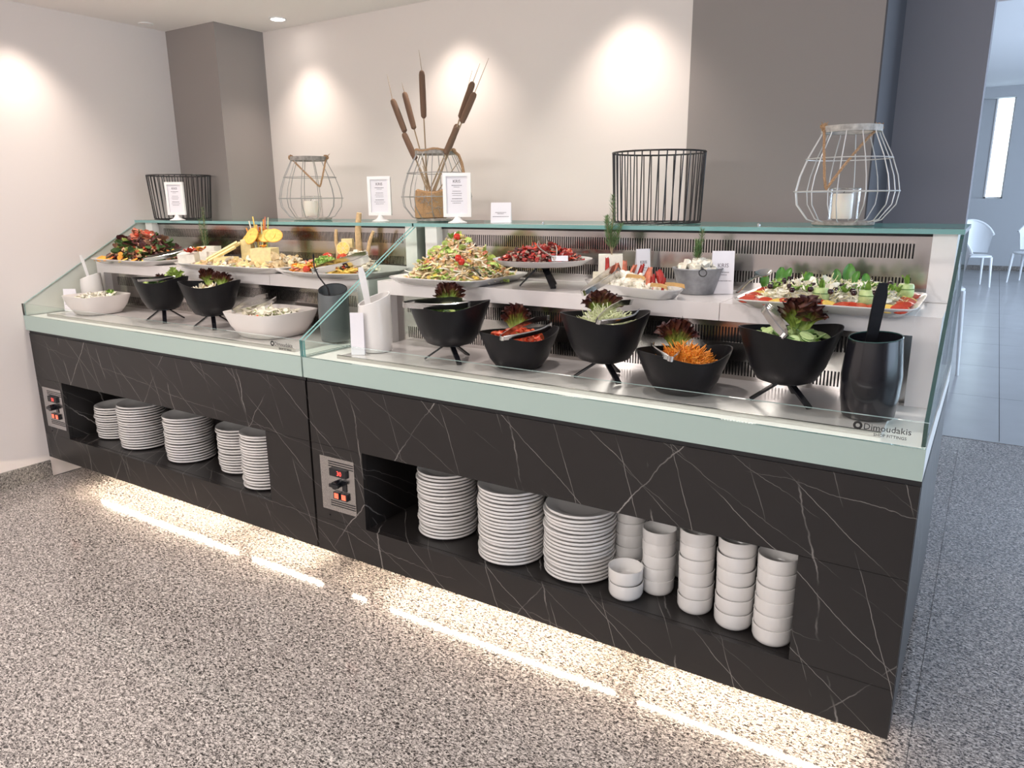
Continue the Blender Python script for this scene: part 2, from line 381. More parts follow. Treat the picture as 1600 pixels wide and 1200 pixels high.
struct('baseboard_dining', B((2.55, 15.985, 0), (9, 16.0, .10)), 'granite_dk')
rw = MB().box((9.05, 2.96, 0), (9.2, 4.3, 3.5)).box((9.05, 4.3, 0), (9.2, 15, .5)).box((9.05, 4.3, 2.9), (9.2, 15, 3.5)).box((9.05, 15, 0), (9.2, 16.3, 3.5))
struct('wall_dining_right', rw, 'far_wall')
struct('ceiling_dining', MB().box((2.4, 9.8, 3.5), (9.2, 16.3, 3.62)), 'ceilfar')
struct('ceiling_dining_low', MB().box((2.4, 2.96, 3.32), (9.2, 9.8, 3.62)), 'ceilfar')
struct('trim_3', B((2.4, 2.90, H+.12), (9.2, 2.96, 3.6)), 'ceil')
struct('baseboard_left', B((0, YF, 0), (.012, -.003, .093)), 'granite_dk')
struct('baseboard_end', B((3.745, 1.818, 0), (4.063, 1.83, .09)), 'granite_dk')

# ceiling downlight the photo shows
dl = thing('ceiling_downlight', 'small round lit ceiling downlight near the grey corner column', 'lamp', (.778, 1.134, H-.001))
MB().ring((0, 0, 0), .040, .006, 24, 6).build('trim_ring', 'plastic', dl, True)
MB().lathe([(.034, -.004), (.034, .0)], 20, capb=True).build('lens', 'lens', dl)
dl = thing('ceiling_downlight', 'faint unlit ceiling downlight near the left wall', 'lamp', (.10, .80, H-.001))
MB().ring((0, 0, 0), .035, .005, 24, 6).build('trim_ring', 'plastic', dl, True)
MB().lathe([(.030, -.003), (.030, .0)], 20, capb=True).build('lens', 'ceil', dl)

# ================================================================ salad counters
ZD = .876; ZS = 1.13; ZT = 1.348
def vent_bars(mb, x0, x1, z0, z1, y, pitch=.0096):
    n = int((x1-x0)/pitch)
    for i in range(n+1):
        x = x0+i*pitch; mb.box((x, y, z0), (x+pitch*.52, y+.004, z1))
def counter(X0, X1, side, label):
    o = thing('salad_counter', label, 'salad bar', (X0, 0, 0))
    W = X1-X0; P = lambda mb, n, m, par=o, sm=False: mb.build(n, m, par, sm)
    ox0 = (.25 if side == 0 else 2.335)-X0; ox1 = (1.812 if side == 0 else 3.849)-X0
    zb = .113; zo0 = .252; zo1 = .552; T = .018; g = .0012
    # marble laminate front
    P(B((g, 0, zo1+g), (W-g, T, .790)), 'marble_panel', 'black_marble')
    P(B((g, 0, zb), (W-g, T, zo0-g)), 'marble_panel', 'black_marble')
    P(B((g, 0, zo0), (ox0, T, zo1)), 'marble_panel', 'black_marble')
    P(B((ox1, 0, zo0), (W-g, T, zo1)), 'marble_panel', 'black_marble')
    # niche
    P(B((ox0-.02, T+.001, zo0-.018), (ox1+.02, .40, zo0)), 'niche_shelf', 'black_marble')
    P(MB().box((ox0-.02, .40, zo0-.018), (ox1+.02, .415, zo1+.02)).box((ox0-.015, T+.001, zo0), (ox0, .40, zo1)).box((ox1, T+.001, zo0), (ox1+.015, .40, zo1)).box((ox0-.02, T+.001, zo1), (ox1+.02, .40, zo1+.018)), 'niche_lining', 'black_marble')
    # carcass and plinth
    P(MB().box((.002, .42, zb), (W-.002, 1.15, .80)), 'carcass', 'black')
    if side: P(B((W-.016, T+.001, zb), (W, 1.15, .80)), 'end_panel', 'black_marble')
    P(B((.05 if side else .0, .16, .0), (W-.06, .19, zb)), 'plinth', 'granite_dk')
    P(MB().box((.0, .004, .7905), (W, 1.1, .8085)), 'shadow_gap', 'black')
    # frosted band, solid-surface ledge
    P(B((.0, -.012, .808), (W-.0, -.002, .884)), 'frosted_band', 'band')
    P(MB().box((.0, -.001, .809), (W-.0, 1.1, .868)), 'base_block', 'corian')
    P(MB().box((.0, -.001, .8685), (W, .052, .880)).box((.0, .052, .8685), (.12, .42, .880)).box((W-.10, .052, .8685), (W, .42, .880)), 'ledge', 'corian')
    P(MB().box((.12, .053, .8685), (W-.10, .43, .889)), 'steel_deck', 'deck')
    P(B((.12, .046, .8803), (W-.10, .0525, .8935)), 'deck_lip', 'steel')
    # lower back wall with slots
    a, b = .085, W-.082
    P(MB().box((a, .434, ZD), (b, .44, 1.075)), 'dark_backing', 'slotdark')
    y = .428
    P(MB().box((a, y, ZD), (b, y+.004, .902)).box((a, y, .947), (b, y+.004, 1.005)).box((a, y, 1.052), (b, y+.004, 1.075)).box((a, y, .902), (a+.05, y+.004, .947)).box((b-.05, y, .902), (b, y+.004, .947)).box((a, y, 1.005), (a+.05, y+.004, 1.052)).box((b-.05, y, 1.005), (b, y+.004, 1.052)), 'back_sheet', 'steel')
    m = MB(); vent_bars(m, a+.05, b-.05, .902, .947, y+.0005); vent_bars(m, a+.05, b-.05, 1.005, 1.052, y+.0005)
    tag(P(m, 'vent_slats', 'steel'), kind='stuff')
    # marble tier: slab in two lengths
    sj = W*.70
    P(B((a, .385, 1.076), (sj-.001, .75, ZS)), 'marble_slab', 'white_marble')
    P(B((sj+.001, .385, 1.076), (b, .75, ZS)), 'marble_slab', 'white_marble')
    # upper back wall with slots
    P(MB().box((a, .746, ZS), (b, .752, 1.325)), 'dark_backing', 'slotdark')
    y = .74
    P(MB().box((a, y, ZS), (b, y+.004, 1.158)).box((a, y, 1.197), (b, y+.004, 1.255)).box((a, y, 1.300), (b, y+.004, 1.322)).box((a, y, 1.158), (a+.045, y+.004, 1.197)).box((b-.045, y, 1.158), (b, y+.004, 1.197)).box((a, y, 1.255), (a+.045, y+.004, 1.30)).box((b-.045, y, 1.255), (b, y+.004, 1.30)), 'back_sheet', 'steel')
    m = MB(); vent_bars(m, a+.045, b-.045, 1.158, 1.197, y+.0005); vent_bars(m, a+.045, b-.045, 1.255, 1.300, y+.0005)
    tag(P(m, 'vent_slats', 'steel'), kind='stuff')
    P(B((a, .735, 1.3225), (b, .75, 1.333)), 'shadow_gap', 'black')
    # marble side cheeks, stepped
    for s0, s1 in ((.022, a), (b, W-.018)):
        P(B((s0, .70, ZS), (s1, 1.15, 1.333)), 'marble_pillar', 'white_marble')
        P(B((s0, .386, .8805), (s1, .75, ZS-.001)), 'marble_pillar', 'white_marble')
    P(B((.086, .76, .88), (W-.086, 1.15, 1.333)), 'back_housing', 'corian')
    # glass
    P(MB().box((.0, -.012, .8845), (W, -.004, .946), em=[1, 2, 0, 1, 0, 1]), 'front_glass', ['glass', 'glass_edge', 'glass_edge_lt'])
    P(MB().box((.0, .65, 1.3335), (W, 1.18, 1.3475), em=[0, 3, 1, 2, 1, 2]), 'top_glass', ['glass', 'glass_edge', 'glass_edge_dk', 'top'])
    for k, s0 in enumerate((.001, W-.011)):
        s1 = s0+.009
        pr = [(-.003, .884), (-.003, .945), (.655, 1.332), (1.10, 1.332), (1.10, .884)]
        vs = [(s0, q[0], q[1]) for q in pr]+[(s1, q[0], q[1]) for q in pr]; n = 5
        m = MB(); m.add(vs, [tuple(range(n))[::-1], tuple(range(n, 2*n))], 0)
        m.add(vs, [(q, (q+1) % n, (q+1) % n+n, q+n) for q in range(n)], 1)
        P(m, 'side_glass', ['glass', 'glass_edge_dk' if (side and k) else 'glass_edge'])
    # control panel
    cx0, cx1 = ((.05, .235) if side == 0 else (2.118, 2.294)); cx0 -= X0; cx1 -= X0
    cp = P(MB().box((cx0, -.003, .295), (cx1, -.0003, .51)), 'control_panel', 'steel2')
    for q in range(3):
        for zz in (.492, .334): P(B((cx0+.045, -.0042, zz-q*.009), (cx1-.004, -.0031, zz+.0035-q*.009)), 'vent_groove', 'black', cp)
    mx = (cx0+cx1)/2+.012
    P(B((mx-.045, -.012, .440), (mx+.04, -.0031, .470)), 'display', 'black', cp)
    text_mb('51' if side == 0 else '30', .026, 'red_led', cp, Matrix.Translation((mx+.006, -.0126, .446)) @ Matrix.Rotation(PI/2, 4, 'X'), 'display_digits')
    P(MB().tube([(mx-.005, -.003, .412), (mx-.005, -.030, .412)], .016, 16).box((mx-.028, -.034, .405), (mx+.018, -.026, .418)).box((mx+.012, -.006, .385), (mx+.034, -.0031, .428)), 'rotary_knob', 'gloss_black', cp, True)
    for q in (-.030, .008):
        sw = P(B((mx+q, -.013, .350), (mx+q+.032, -.0031, .378)), 'rocker_switch', 'gloss_black', cp)
    P(MB().box((mx-.024, -.0145, .354), (mx-.004, -.0131, .374)).box((mx+.014, -.0145, .354), (mx+.034, -.0131, .374)), 'switch_lights', 'orange_led', cp)
    P(MB().tube([(cx0+.03-.0, -.004, .27), (cx0+.03, -.0001, .27)], .004, 10), 'cable_hole', 'black')
    # LED profiles under the front
    for s0, s1 in (((.34, 1.46), (1.56, 2.0)) if side == 0 else ((.10, .17), (.30, 1.25), (1.33, 1.96))):
        P(MB().box((s0, .067, .1), (s1, .0695, .1025)), 'led_strip', 'led')
    # maker's lettering on the front glass
    lx = (1.905 if side == 0 else 3.945)-X0; sz = .022
    text_mb('Dimoudakis', sz*.95, 'inkblack', o, Matrix.Translation((lx+.022, -.0125, .913)) @ Matrix.Rotation(PI/2, 4, 'X'), align='LEFT')
    text_mb('SHOP FITTINGS', sz*.45, 'inkblack', o, Matrix.Translation((lx+.045, -.0125, .900)) @ Matrix.Rotation(PI/2, 4, 'X'), align='LEFT')
    P(MB().ring((0, 0, 0), .0075, .0028, 16, 4, M=Matrix.Translation((lx+.010, -.0122, .920)) @ Matrix.Rotation(PI/2, 4, 'X') @ Matrix.Diagonal((1, 1, .15, 1))), 'emblem', 'inkblack')
    return o
MT['cup_glass'] = clear_glass('cup_glass', (.99, .99, .985), .8)
MT['top'] = clear_glass('shelf_glass', (.80, .93, .91), 1.0)
counter(.0, 2.066, 0, 'left refrigerated salad counter with black marble front beside the left wall')
counter(2.074, 4.10, 1, 'right refrigerated salad counter with black marble front at the open end')

R = random.Random(3)
def U(a, b): return R.uniform(a, b)
def rotm(p, rx=0, ry=0, rz=0): return Matrix.Translation(p) @ Euler((rx, ry, rz)).to_matrix().to_4x4()
def rrot(p): return rotm(p, U(0, 6.28), U(0, 6.28), U(0, 6.28))
def aim(p, d):
    """matrix at p whose local z runs along d"""
    return Matrix.Translation(p) @ Vector(d).to_track_quat('Z', 'Y').to_matrix().to_4x4()

ORD = ['top', 'second', 'third', 'fourth', 'fifth', 'sixth', 'seventh', 'eighth', 'ninth', 'tenth', 'eleventh', 'twelfth', 'thirteenth', 'fourteenth', 'fifteenth', 'sixteenth', 'seventeenth', 'eighteenth', 'nineteenth', 'twentieth']
# ---------------------------------------------------------------- food pieces
def leaf(mb, M, L, W, mi, curl=.5):
    vs = []; c1 = U(-curl, curl); c2 = U(-curl, curl)
    for i in range(4):
        t = i/3; wd = W*math.sin(PI*(.12+.80*t))
        for j in (-1, 0, 1):
            vs.append((j*wd*.5, t*L, (j*j*c1*W*.6)+math.sin(t*3)*c2*L*.4+U(-.1, .1)*W))
    fs = [(i*3+j, i*3+j+1, i*3+j+4, i*3+j+3) for i in range(3) for j in range(2)]
    mb.add(vs, fs, mi, M)
def strip(mb, M, L, W, mi, curl=.5):
    vs = []; c = U(-curl, curl)
    for i in range(5):
        t = i/4-.5
        vs += [(-W/2, t*L, c*L*t*t*2), (W/2, t*L, c*L*t*t*2), (0, t*L, c*L*t*t*2+W*.6)]
    fs = []
    for i in range(4):
        for j in range(3): fs.append((i*3+j, i*3+(j+1) % 3, (i+1)*3+(j+1) % 3, (i+1)*3+j))
    mb.add(vs, fs, mi, M)
def chunk(mb, M, sx, sy, sz, mi, jit=.15):
    vs = [((i-.5)*sx*(1+U(-jit, jit)), (j-.5)*sy*(1+U(-jit, jit)), (k-.5)*sz*(1+U(-jit, jit))) for k in (0, 1) for j in (0, 1) for i in (0, 1)]
    mb.add(vs, [(0, 2, 3, 1), (4, 5, 7, 6), (0, 1, 5, 4), (1, 3, 7, 5), (3, 2, 6, 7), (2, 0, 4, 6)], mi, M)
def ball(mb, M, r, mi, n=8, sz=1):
    mb.lathe([(r*math.sin(PI*k/5), -r*sz*math.cos(PI*k/5)) for k in range(1, 5)], n, mi, M=M, capt=True)
def disc(mb, M, r, th, mi, n=12):
    mb.lathe([(r*.9, 0), (r, th*.25), (r, th*.75), (r*.9, th)], n, mi, M=M, capt=True)
PK = dict(leaf=lambda mb, M, s, mi: leaf(mb, M, s*1.3, s, mi), strip=lambda mb, M, s, mi: strip(mb, M, s*2, s*.25, mi),
          chunk=lambda mb, M, s, mi: chunk(mb, M, s, s*.8, s*.6, mi), ball=lambda mb, M, s, mi: ball(mb, M, s*.5, mi),
          disc=lambda mb, M, s, mi: disc(mb, M, s*.5, s*.16, mi, 9), shred=lambda mb, M, s, mi: strip(mb, M, s*2.6, s*.12, mi, .8))
def heap(name, label, cat, c, rx, ry, h, palette, n, base='cream', pw=1.6, flat=.5, sq=2, group=None, parent=None, rz=0):
    """an uncountable heap: one object of kind stuff. palette: (material, kind, size, weight)"""
    mb = MB(); mats = [base]+[p[0] for p in palette]
    def se(a): return (abs(math.cos(a))**sq+abs(math.sin(a))**sq)**(-1/sq)
    prof = []
    for i in range(7):
        q = 1-i/6.001; prof.append((q*.95, h*(1-q**pw)*.88))
    mb.lathe(prof, 22, 0, fn=lambda a, r, z: (r*rx*se(a)*math.cos(a), r*ry*se(a)*math.sin(a), z), capb=True, capt=True)
    wt = [p[3] for p in palette]
    for i in range(n):
        k = R.choices(range(len(palette)), wt)[0]; a = U(0, 2*PI); q = math.sqrt(U(0, 1)); e = se(a)
        if rx < .1: q *= .78 if palette[k][1] in ('shred', 'strip') else .86
        z = h*(1-q**pw)+U(-.003, .006)
        p = (q*rx*e*math.cos(a), q*ry*e*math.sin(a), z)
        if q > .72:
            p = p+Vector((0, 0, .006)) if isinstance(p, Vector) else (p[0], p[1], p[2]+.006); M = rotm(p, U(-.35, .35), U(-.35, .35), U(0, 6.28))
            if palette[k][1] in ('leaf', 'strip', 'shred'): M = M @ Matrix.Translation((0, -palette[k][2]*.6, 0)) if palette[k][1] == 'leaf' else M
        elif U(0, 1) < flat: M = rotm(p, U(-.5, .5), U(-.5, .5), U(0, 6.28))
        else: M = rrot(p)
        PK[palette[k][1]](mb, M, palette[k][2]*U(.7, 1.25), k+1)
    o = mb.build(name, mats, parent, False, loc=c); o.rotation_euler.z = rz
    if parent is None: tag(o, label, cat, group)
    o['kind'] = 'stuff'
    return o
def one(name, label, cat, mb, mats, group=None, smooth=True, loc=None):
    return tag(mb.build(name, mats, None, smooth, loc), label, cat, group)

# ---------------------------------------------------------------- serving ware
def se_fn(w, d, sq, wav=0, ph=0, dip=0):
    def fn(a, r, z):
        e = (abs(math.cos(a))**sq+abs(math.sin(a))**sq)**(-1/sq)
        return r*w*e*math.cos(a), r*d*e*math.sin(a), z
    return fn
def tray(label, cx, cy, w, d, h=.026, sq=8, rz=0, mat='porcelain', name='serving_tray', z=ZS, rot=None, group=None):
    m = MB().lathe([(.80, 0), (.86, .002), (1, h), (1.0, h+.003), (.97, h+.002), (.84, .008), (.3, .008)], 64, fn=se_fn(w/2, d/2, sq), capt=True)
    o = one(name, label, 'tray', m, mat, group, loc=(cx, cy, z+.0008)); o.rotation_euler = rot if rot else (0, 0, rz)
    return o
def black_bowl(label, cx, cy, z0, r, h, ph=0, mat='matt_black', amp=.010, group=None):
    def fn(a, rr, z):
        t = max(0, z)/h
        w = (math.cos(2*(a-ph))*amp + .35*amp*math.cos(3*(a-ph)+1))*t**2
        q = rr*(1+.06*t*math.cos(2*(a-ph))+.03*math.cos(4*(a-ph))*(1-t*.5))
        return q*math.cos(a), q*math.sin(a), z+w
    pr = [(r*.54, 0), (r*.60, .004), (r*.76, h*.28), (r*.88, h*.62), (r*.985, h*.93), (r, h), (r*.975, h), (r*.955, h*.92), (r*.86, h*.62), (r*.73, h*.30), (r*.56, .010), (r*.2, .008)]
    m = MB().lathe(pr, 48, fn=fn, capt=True)
    t = thing('salad_bowl', label, 'bowl', (cx, cy, z0), 0, group)
    m.build('bowl_body', mat, t, True, ang=60)
    return t
def tripod(label, cx, cy, z0, h, rl=.105, ph=0, group=None, wd=.018):
    t = thing('tripod_stand', label, 'stand', (cx, cy, z0), ph, group)
    MB().lathe([(.052, h-.006), (.052, h-.0012), (.03, h-.0012), (.03, h-.006), (.052, h-.006)], 24, capb=False).build('support_ring', 'gloss_black', t, True)
    for k in range(3):
        a = 2*PI*k/3; d = Vector((math.cos(a), math.sin(a), 0)); s = Vector((-math.sin(a), math.cos(a), 0))
        p0 = d*.012+Vector((0, 0, h-.006)); p1 = d*rl+Vector((0, 0, .0005)); q = Vector((0, 0, .006))
        vs = []
        for p in (p0, p1):
            vs += [p-s*wd/2, p+s*wd/2, p+s*wd/2+q+d*.002, p-s*wd/2+q+d*.002]
        MB().add(vs, [(0, 1, 2, 3), (7, 6, 5, 4), (0, 4, 5, 1), (1, 5, 6, 2), (2, 6, 7, 3), (3, 7, 4, 0)]).build('leg', 'gloss_black', t)
    return t
def jar(label, cx, cy, z0, r, h, mat, slant=.03, ph=0, rim=None, group=None, bulge=0):
    def fn(a, rr, z):
        t = z/h
        return rr*math.cos(a), rr*math.sin(a), z+slant*math.cos(a-ph)*max(0, t)**3
    b = bulge
    pr = [(r*.86, 0), (r*.92, .004), (r*(.97+b), h*.3), (r*(1+b), h*.55), (r*.97, h*.85), (r*.93, h), (r*.885, h), (r*.92, h*.85), (r*(.95+b), h*.5), (r*.86, .012), (r*.3, .010)]
    t = thing('utensil_jar', label, 'jar', (cx, cy, z0), 0, group)
    MB().lathe(pr, 36, fn=fn, capt=True).build('jar_body', mat, t, True, ang=60)
    if rim:
        m = MB(); n = 36; pts = []
        for k in range(n+1):
            a = 2*PI*k/n; pts.append((r*.907*math.cos(a), r*.907*math.sin(a), h+slant*math.cos(a-ph)+.001))
        m.tube(pts, .0018, 5, cap=False).build('rim', rim, t, True)
    return t
def spoon(label, p0, p1, mat, wd=.016, th=.004, bend=.01, name='serving_spoon', bowl=True, bl=.06, bw=.045, side=(1, 0, 0)):
    """handle from p0 (bowl end) to p1 (free end)"""
    p0 = Vector(p0); p1 = Vector(p1); d = (p1-p0).normalized(); L = (p1-p0).length
    s = Vector(side); s = (s-d*s.dot(d)).normalized(); nrm = d.cross(s)
    t = thing(name, label, 'spoon' if bowl else 'spatula', tuple(p0))
    vs = []; n = 10
    for i in range(n+1):
        q = i/n; c = d*L*q+nrm*bend*math.sin(PI*q*1.2); w = wd*(.75+.35*q)/2*(1 if q < .97 else .6)
        for a, b in ((-1, -1), (1, -1), (1, 1), (-1, 1)): vs.append(c+s*a*w+nrm*b*th/2)
    fs = [(i*4+k, i*4+(k+1) % 4, i*4+4+(k+1) % 4, i*4+4+k) for i in range(n) for k in range(4)]+[(3, 2, 1, 0), tuple(n*4+k for k in range(4))]
    MB().add(vs, fs).build('handle', mat, t, True, ang=30)
    if bowl:
        m = MB(); M = Matrix(((s.x, d.x, nrm.x, 0), (s.y, d.y, nrm.y, 0), (s.z, d.z, nrm.z, 0), (0, 0, 0, 1)))
        vs = []; a, b = 6, 10
        for i in range(a+1):
            for k in range(b):
                f = 2*PI*k/b; q = i/a
                vs.append((q*bw/2*math.cos(f), -bl/2+.004+q*bl/2*math.sin(f), -.012*(1-q*q)))
        fs = [(i*b+k, i*b+(k+1) % b, (i+1)*b+(k+1) % b, (i+1)*b+k) for i in range(a) for k in range(b)]
        m.add(vs, fs, M=M).build('spoon_bowl', mat, t, True)
    return t
def tongs(label, p0, p1, p2, mat='steel2', wd=.018, name='serving_tongs', teeth=True):
    """p0: joined end; p1, p2: tips of the two arms"""
    p0, p1, p2 = Vector(p0), Vector(p1), Vector(p2)
    t = thing(name, label, 'tongs', tuple(p0)); mid = ((p1+p2)/2-p0).normalized()
    ax = (p2-p1); ax = (ax-mid*ax.dot(mid)).normalized(); nrm = mid.cross(ax).normalized()
    for p, sg in ((p1, -1), (p2, 1)):
        d = p-p0; vs = []; n = 10
        for i in range(n+1):
            q = i/n
            c = d*q+ax*sg*(.008*(1-q)+.010*math.sin(PI*q)); w = wd/2*(.8 if q < .1 else (1 if q < .75 else 1.25-.3*(q-.75)))
            if q > .82: c -= ax*sg*.01*(q-.82)/.18
            for a, b in ((-1, -.5), (1, -.5), (.8, .5), (-.8, .5)): vs.append(c+nrm*a*w+ax*sg*b*.004)
        fs = [(i*4+k, i*4+(k+1) % 4, i*4+4+(k+1) % 4, i*4+4+k) for i in range(n) for k in range(4)]+[(3, 2, 1, 0), tuple(n*4+k for k in range(4))]
        m = MB().add(vs, fs)
        if teeth:
            for k in range(4):
                e = vs[n*4]+(vs[n*4+1]-vs[n*4])*(k+.5)/4
                m.tube([e, e+d.normalized()*.010-ax*sg*.005], [.0018, .0006], 4)
        m.build('arm', mat, t, True, ang=30)
    m = MB(); pts = [ax*(-.009)+nrm*0, -mid*.006-ax*.005, -mid*.008, -mid*.006+ax*.005, ax*.009]
    vs = []
    for c in pts:
        vs += [c-nrm*wd*.42, c+nrm*wd*.42, c+nrm*wd*.42-mid*.002, c-nrm*wd*.42-mid*.002]
    fs = [(i*4+k, i*4+(k+1) % 4, i*4+4+(k+1) % 4, i*4+4+k) for i in range(4) for k in range(4)]+[(3, 2, 1, 0), (16, 17, 18, 19)]
    m.add(vs, fs).build('spring_end', mat, t)
    return t
def lettuce(label, p, w=.075, h=.07, rz=0, lean=.25, group=None, n=1, ruff=1, mat='lettuce', name='lettuce_leaf'):
    m = MB(); m.uv = []
    for q in range(n):
        nu, nv = 56, 12; vs = []; off = q*.3; ph = U(0, 6)
        for j in range(nv+1):
            v = j/nv
            for i in range(nu+1):
                u = i/nu*2-1; A = u*(.30+.95*v)           # fan: angle from the stem
                rad = v*(1+.05*math.sin(u*7+ph)); ed = v**3
                x = math.sin(A)*rad*w*.56+u*w*.10*(1-v); z = h*(.12*v+.88*math.cos(A*.85)*rad)
                k1 = math.sin(u*27+ph+v*4); k2 = math.sin(u*61+ph*2-v*9); nz_ = noise.noise(Vector((u*7, v*6, ph)))
                y = ruff*(ed*(.011*k1+.006*k2)+.014*v*nz_)+.014*abs(u)*v-lean*z+off*.02*(1-v)-off*.03*v-.012*ed
                z += ruff*ed*(.004*math.cos(u*43+ph)+.004*nz_); x += ruff*ed*.004*math.sin(u*52+v*9)
                vs.append((x, y, z)); m.uv.append(((u+1)/2, v*.74))
        fs = [(j*(nu+1)+i, j*(nu+1)+i+1, (j+1)*(nu+1)+i+1, (j+1)*(nu+1)+i) for j in range(nv) for i in range(nu)]
        m.add(vs, fs, M=Matrix.Rotation(q*1.1-.5*(n-1), 4, 'Z'))
    o = one(name, label, 'lettuce', m, mat, group, True, p); o.rotation_euler.z = rz
    return o
def rosemary(label, p, h, w=.03, n=3, lean=(0, 0), dens=46, spread=.25, name='rosemary_sprig'):
    t = thing(name, label, 'herb', p); st = MB(); nd = MB()
    for q in range(n):
        a = q*2.1+.4; hh = h*(1 if q == 0 else U(.5, .8)); pts = []
        for i in range(7):
            f = i/6; s = spread*f*hh*(0 if q == 0 else 1)
            pts.append(Vector((math.cos(a)*s+lean[0]*f*hh+.002*math.sin(i*2+q), math.sin(a)*s+lean[1]*f*hh, f*hh)))
        st.tube(pts, [.0022*(1-.6*i/6) for i in range(7)], 5)
        for k in range(dens):
            f = .18+.82*k/dens; i = min(5, int(f*6)); b = pts[i].lerp(pts[i+1], f*6-i)
            for s in range(2):
                az = k*2.4+s*PI; L = w*U(.6, 1)*(1-.45*f)
                e = b+Vector((math.cos(az)*L, math.sin(az)*L, L*1.0)); wv = Vector((-math.sin(az), math.cos(az), 0))*.0015
                nd.add([b, (b+e)/2+wv, e, (b+e)/2-wv, (b+e)/2+Vector((0, 0, .0012))], [(0, 1, 4), (1, 2, 4), (2, 3, 4), (3, 0, 4)])
    st.build('stem', 'reed', t, True); tag(nd.build('needles', 'rosemary', t), kind='stuff')
    return t

# ================================================================ things on the glass shelf
ZG = ZT+.0005
def wire_basket(label, cx, cy, rb, rt, h, rz, n=36, wr=.0024):
    t = thing('wire_basket', label, 'basket', (cx, cy, ZG), rz)
    MB().ring((0, 0, h-wr), rt, .0036, 48, 6).build('top_ring', 'black_wire', t, True)
    m = MB().ring((0, 0, .004), rb, .003, 48, 6)
    for k in range(5):
        x = -rb*.8+rb*1.6*k/4; y = math.sqrt(rb*rb-x*x); m.tube([(x, -y, .004), (x, y, .004)], .002, 5)
    m.build('base_ring', 'black_wire', t, True)
    for k in range(n):
        a = 2*PI*k/n; a2 = a+.03
        MB().tube([(rb*.93*math.cos(a), rb*.93*math.sin(a), .003), (rb*math.cos(a), rb*math.sin(a), .010), (rt*math.cos(a2), rt*math.sin(a2), h-wr)], wr, 5).build('wire_rod', 'black_wire', t, True)
    return t
wire_basket('black wire basket on the glass shelf in front of the grey wall edge', 3.07, .905, .163, .172, .262, 0)
wire_basket('black wire basket beside the left wall, behind a framed sign', .235, .805, .150, .168, .245, .3)

def cage(label, cx, cy, wire, handle, s=1, rz=0, nw=12, top=.30, rt=.088, rm=.158, rb=.094, wr=.0019):
    t = thing('wire_lantern', label, 'lantern', (cx, cy, ZG), rz)
    top *= s; rt *= s; rm *= s; rb *= s
    prof = [(rb*.95, .010), (rb*1.22, top*.06), (rm*.96, top*.22), (rm, top*.36), (rm*.94, top*.52), (rm*.80, top*.72), (rt*1.05, top*.94), (rt, top*.98)]
    for k in range(nw):
        a = 2*PI*k/nw
        pts = []
        for i in range(len(prof)-1):
            for f in (0, .5):
                r0, z0 = prof[i]; r1, z1 = prof[i+1]; pts.append(((r0+(r1-r0)*f)*math.cos(a), (r0+(r1-r0)*f)*math.sin(a), z0+(z1-z0)*f))
        pts.append((rt*math.cos(a), rt*math.sin(a), top))
        MB().tube(pts, wr, 5).build('wire_rib', wire, t, True)
    MB().ring((0, 0, top*.36), rm+.001, wr, 48, 5).build('wire_ring', wire, t, True)
    MB().ring((0, 0, top*.70), rm*.82, wr, 48, 5).build('wire_ring', wire, t, True)
    MB().lathe([(rt-.012, top-.010), (rt+.003, top-.010), (rt+.003, top+.010), (rt-.012, top+.010), (rt-.012, top-.010)], 36, capb=False).build('top_hoop', 'greywood' if wire != 'pale_wire' else 'palewood', t, True)
    MB().lathe([(rb*.96, 0), (rb*1.02, .003), (rb*1.02, .011), (rb*.96, .014), (.01, .014)], 32, capt=True).build('base_disc', 'greywood', t, True)
    if handle is not None:
        d0, d1, low, az, sk = handle
        hp = []; n = 26; p0 = Vector((math.cos(az)*rt, math.sin(az)*rt, top+.005)); p1 = Vector((-math.cos(az)*rt, -math.sin(az)*rt, top+.005))
        out = Vector((4.17-cx, -1.84-cy, 0)).normalized()
        for i in range(n+1):
            f = i/n
            fm = sk; e_ = f/fm if f < fm else (1-f)/(1-fm)
            p = p0.lerp(p1, f); dz = low*(e_**(1.15 if f < fm else .9) if fm > .5 else e_**.95)
            hp.append(p+out*(rm*1.02)*min(1, dz/low*1.5)*d1-Vector((0, 0, dz)))
        m = MB()
        for st in (0, 1, 2):
            pts = []
            for i in range(n*4):
                f = i/(n*4-1)*n; k = min(n-1, int(f)); b = hp[k].lerp(hp[k+1], f-k); tt = (hp[k+1]-hp[k]).normalized(); sx = tt.orthogonal().normalized(); sy = tt.cross(sx); a = i*.55+st*2.09
                pts.append(b+(sx*math.cos(a)+sy*math.sin(a))*.0022)
            m.tube(pts, .0026, 5)
        m.build('rope_handle', 'rope', t, True)
        for p in (p0, p1):
            m = MB()
            for k in range(3): m.ring((0, 0, 0), .010, .0045, 12, 6, M=rotm(p+Vector((0, 0, .002*k)), U(-.7, .7)+(PI/2 if k == 1 else 0), U(-.6, .6), k*1.2))
            for k in range(4): m.tube([p, p+Vector((U(-.018, .018), U(-.018, .018), U(.004, .02)))], [.003, .001], 5)
            m.build('rope_knot', 'rope', t, True)
    return t
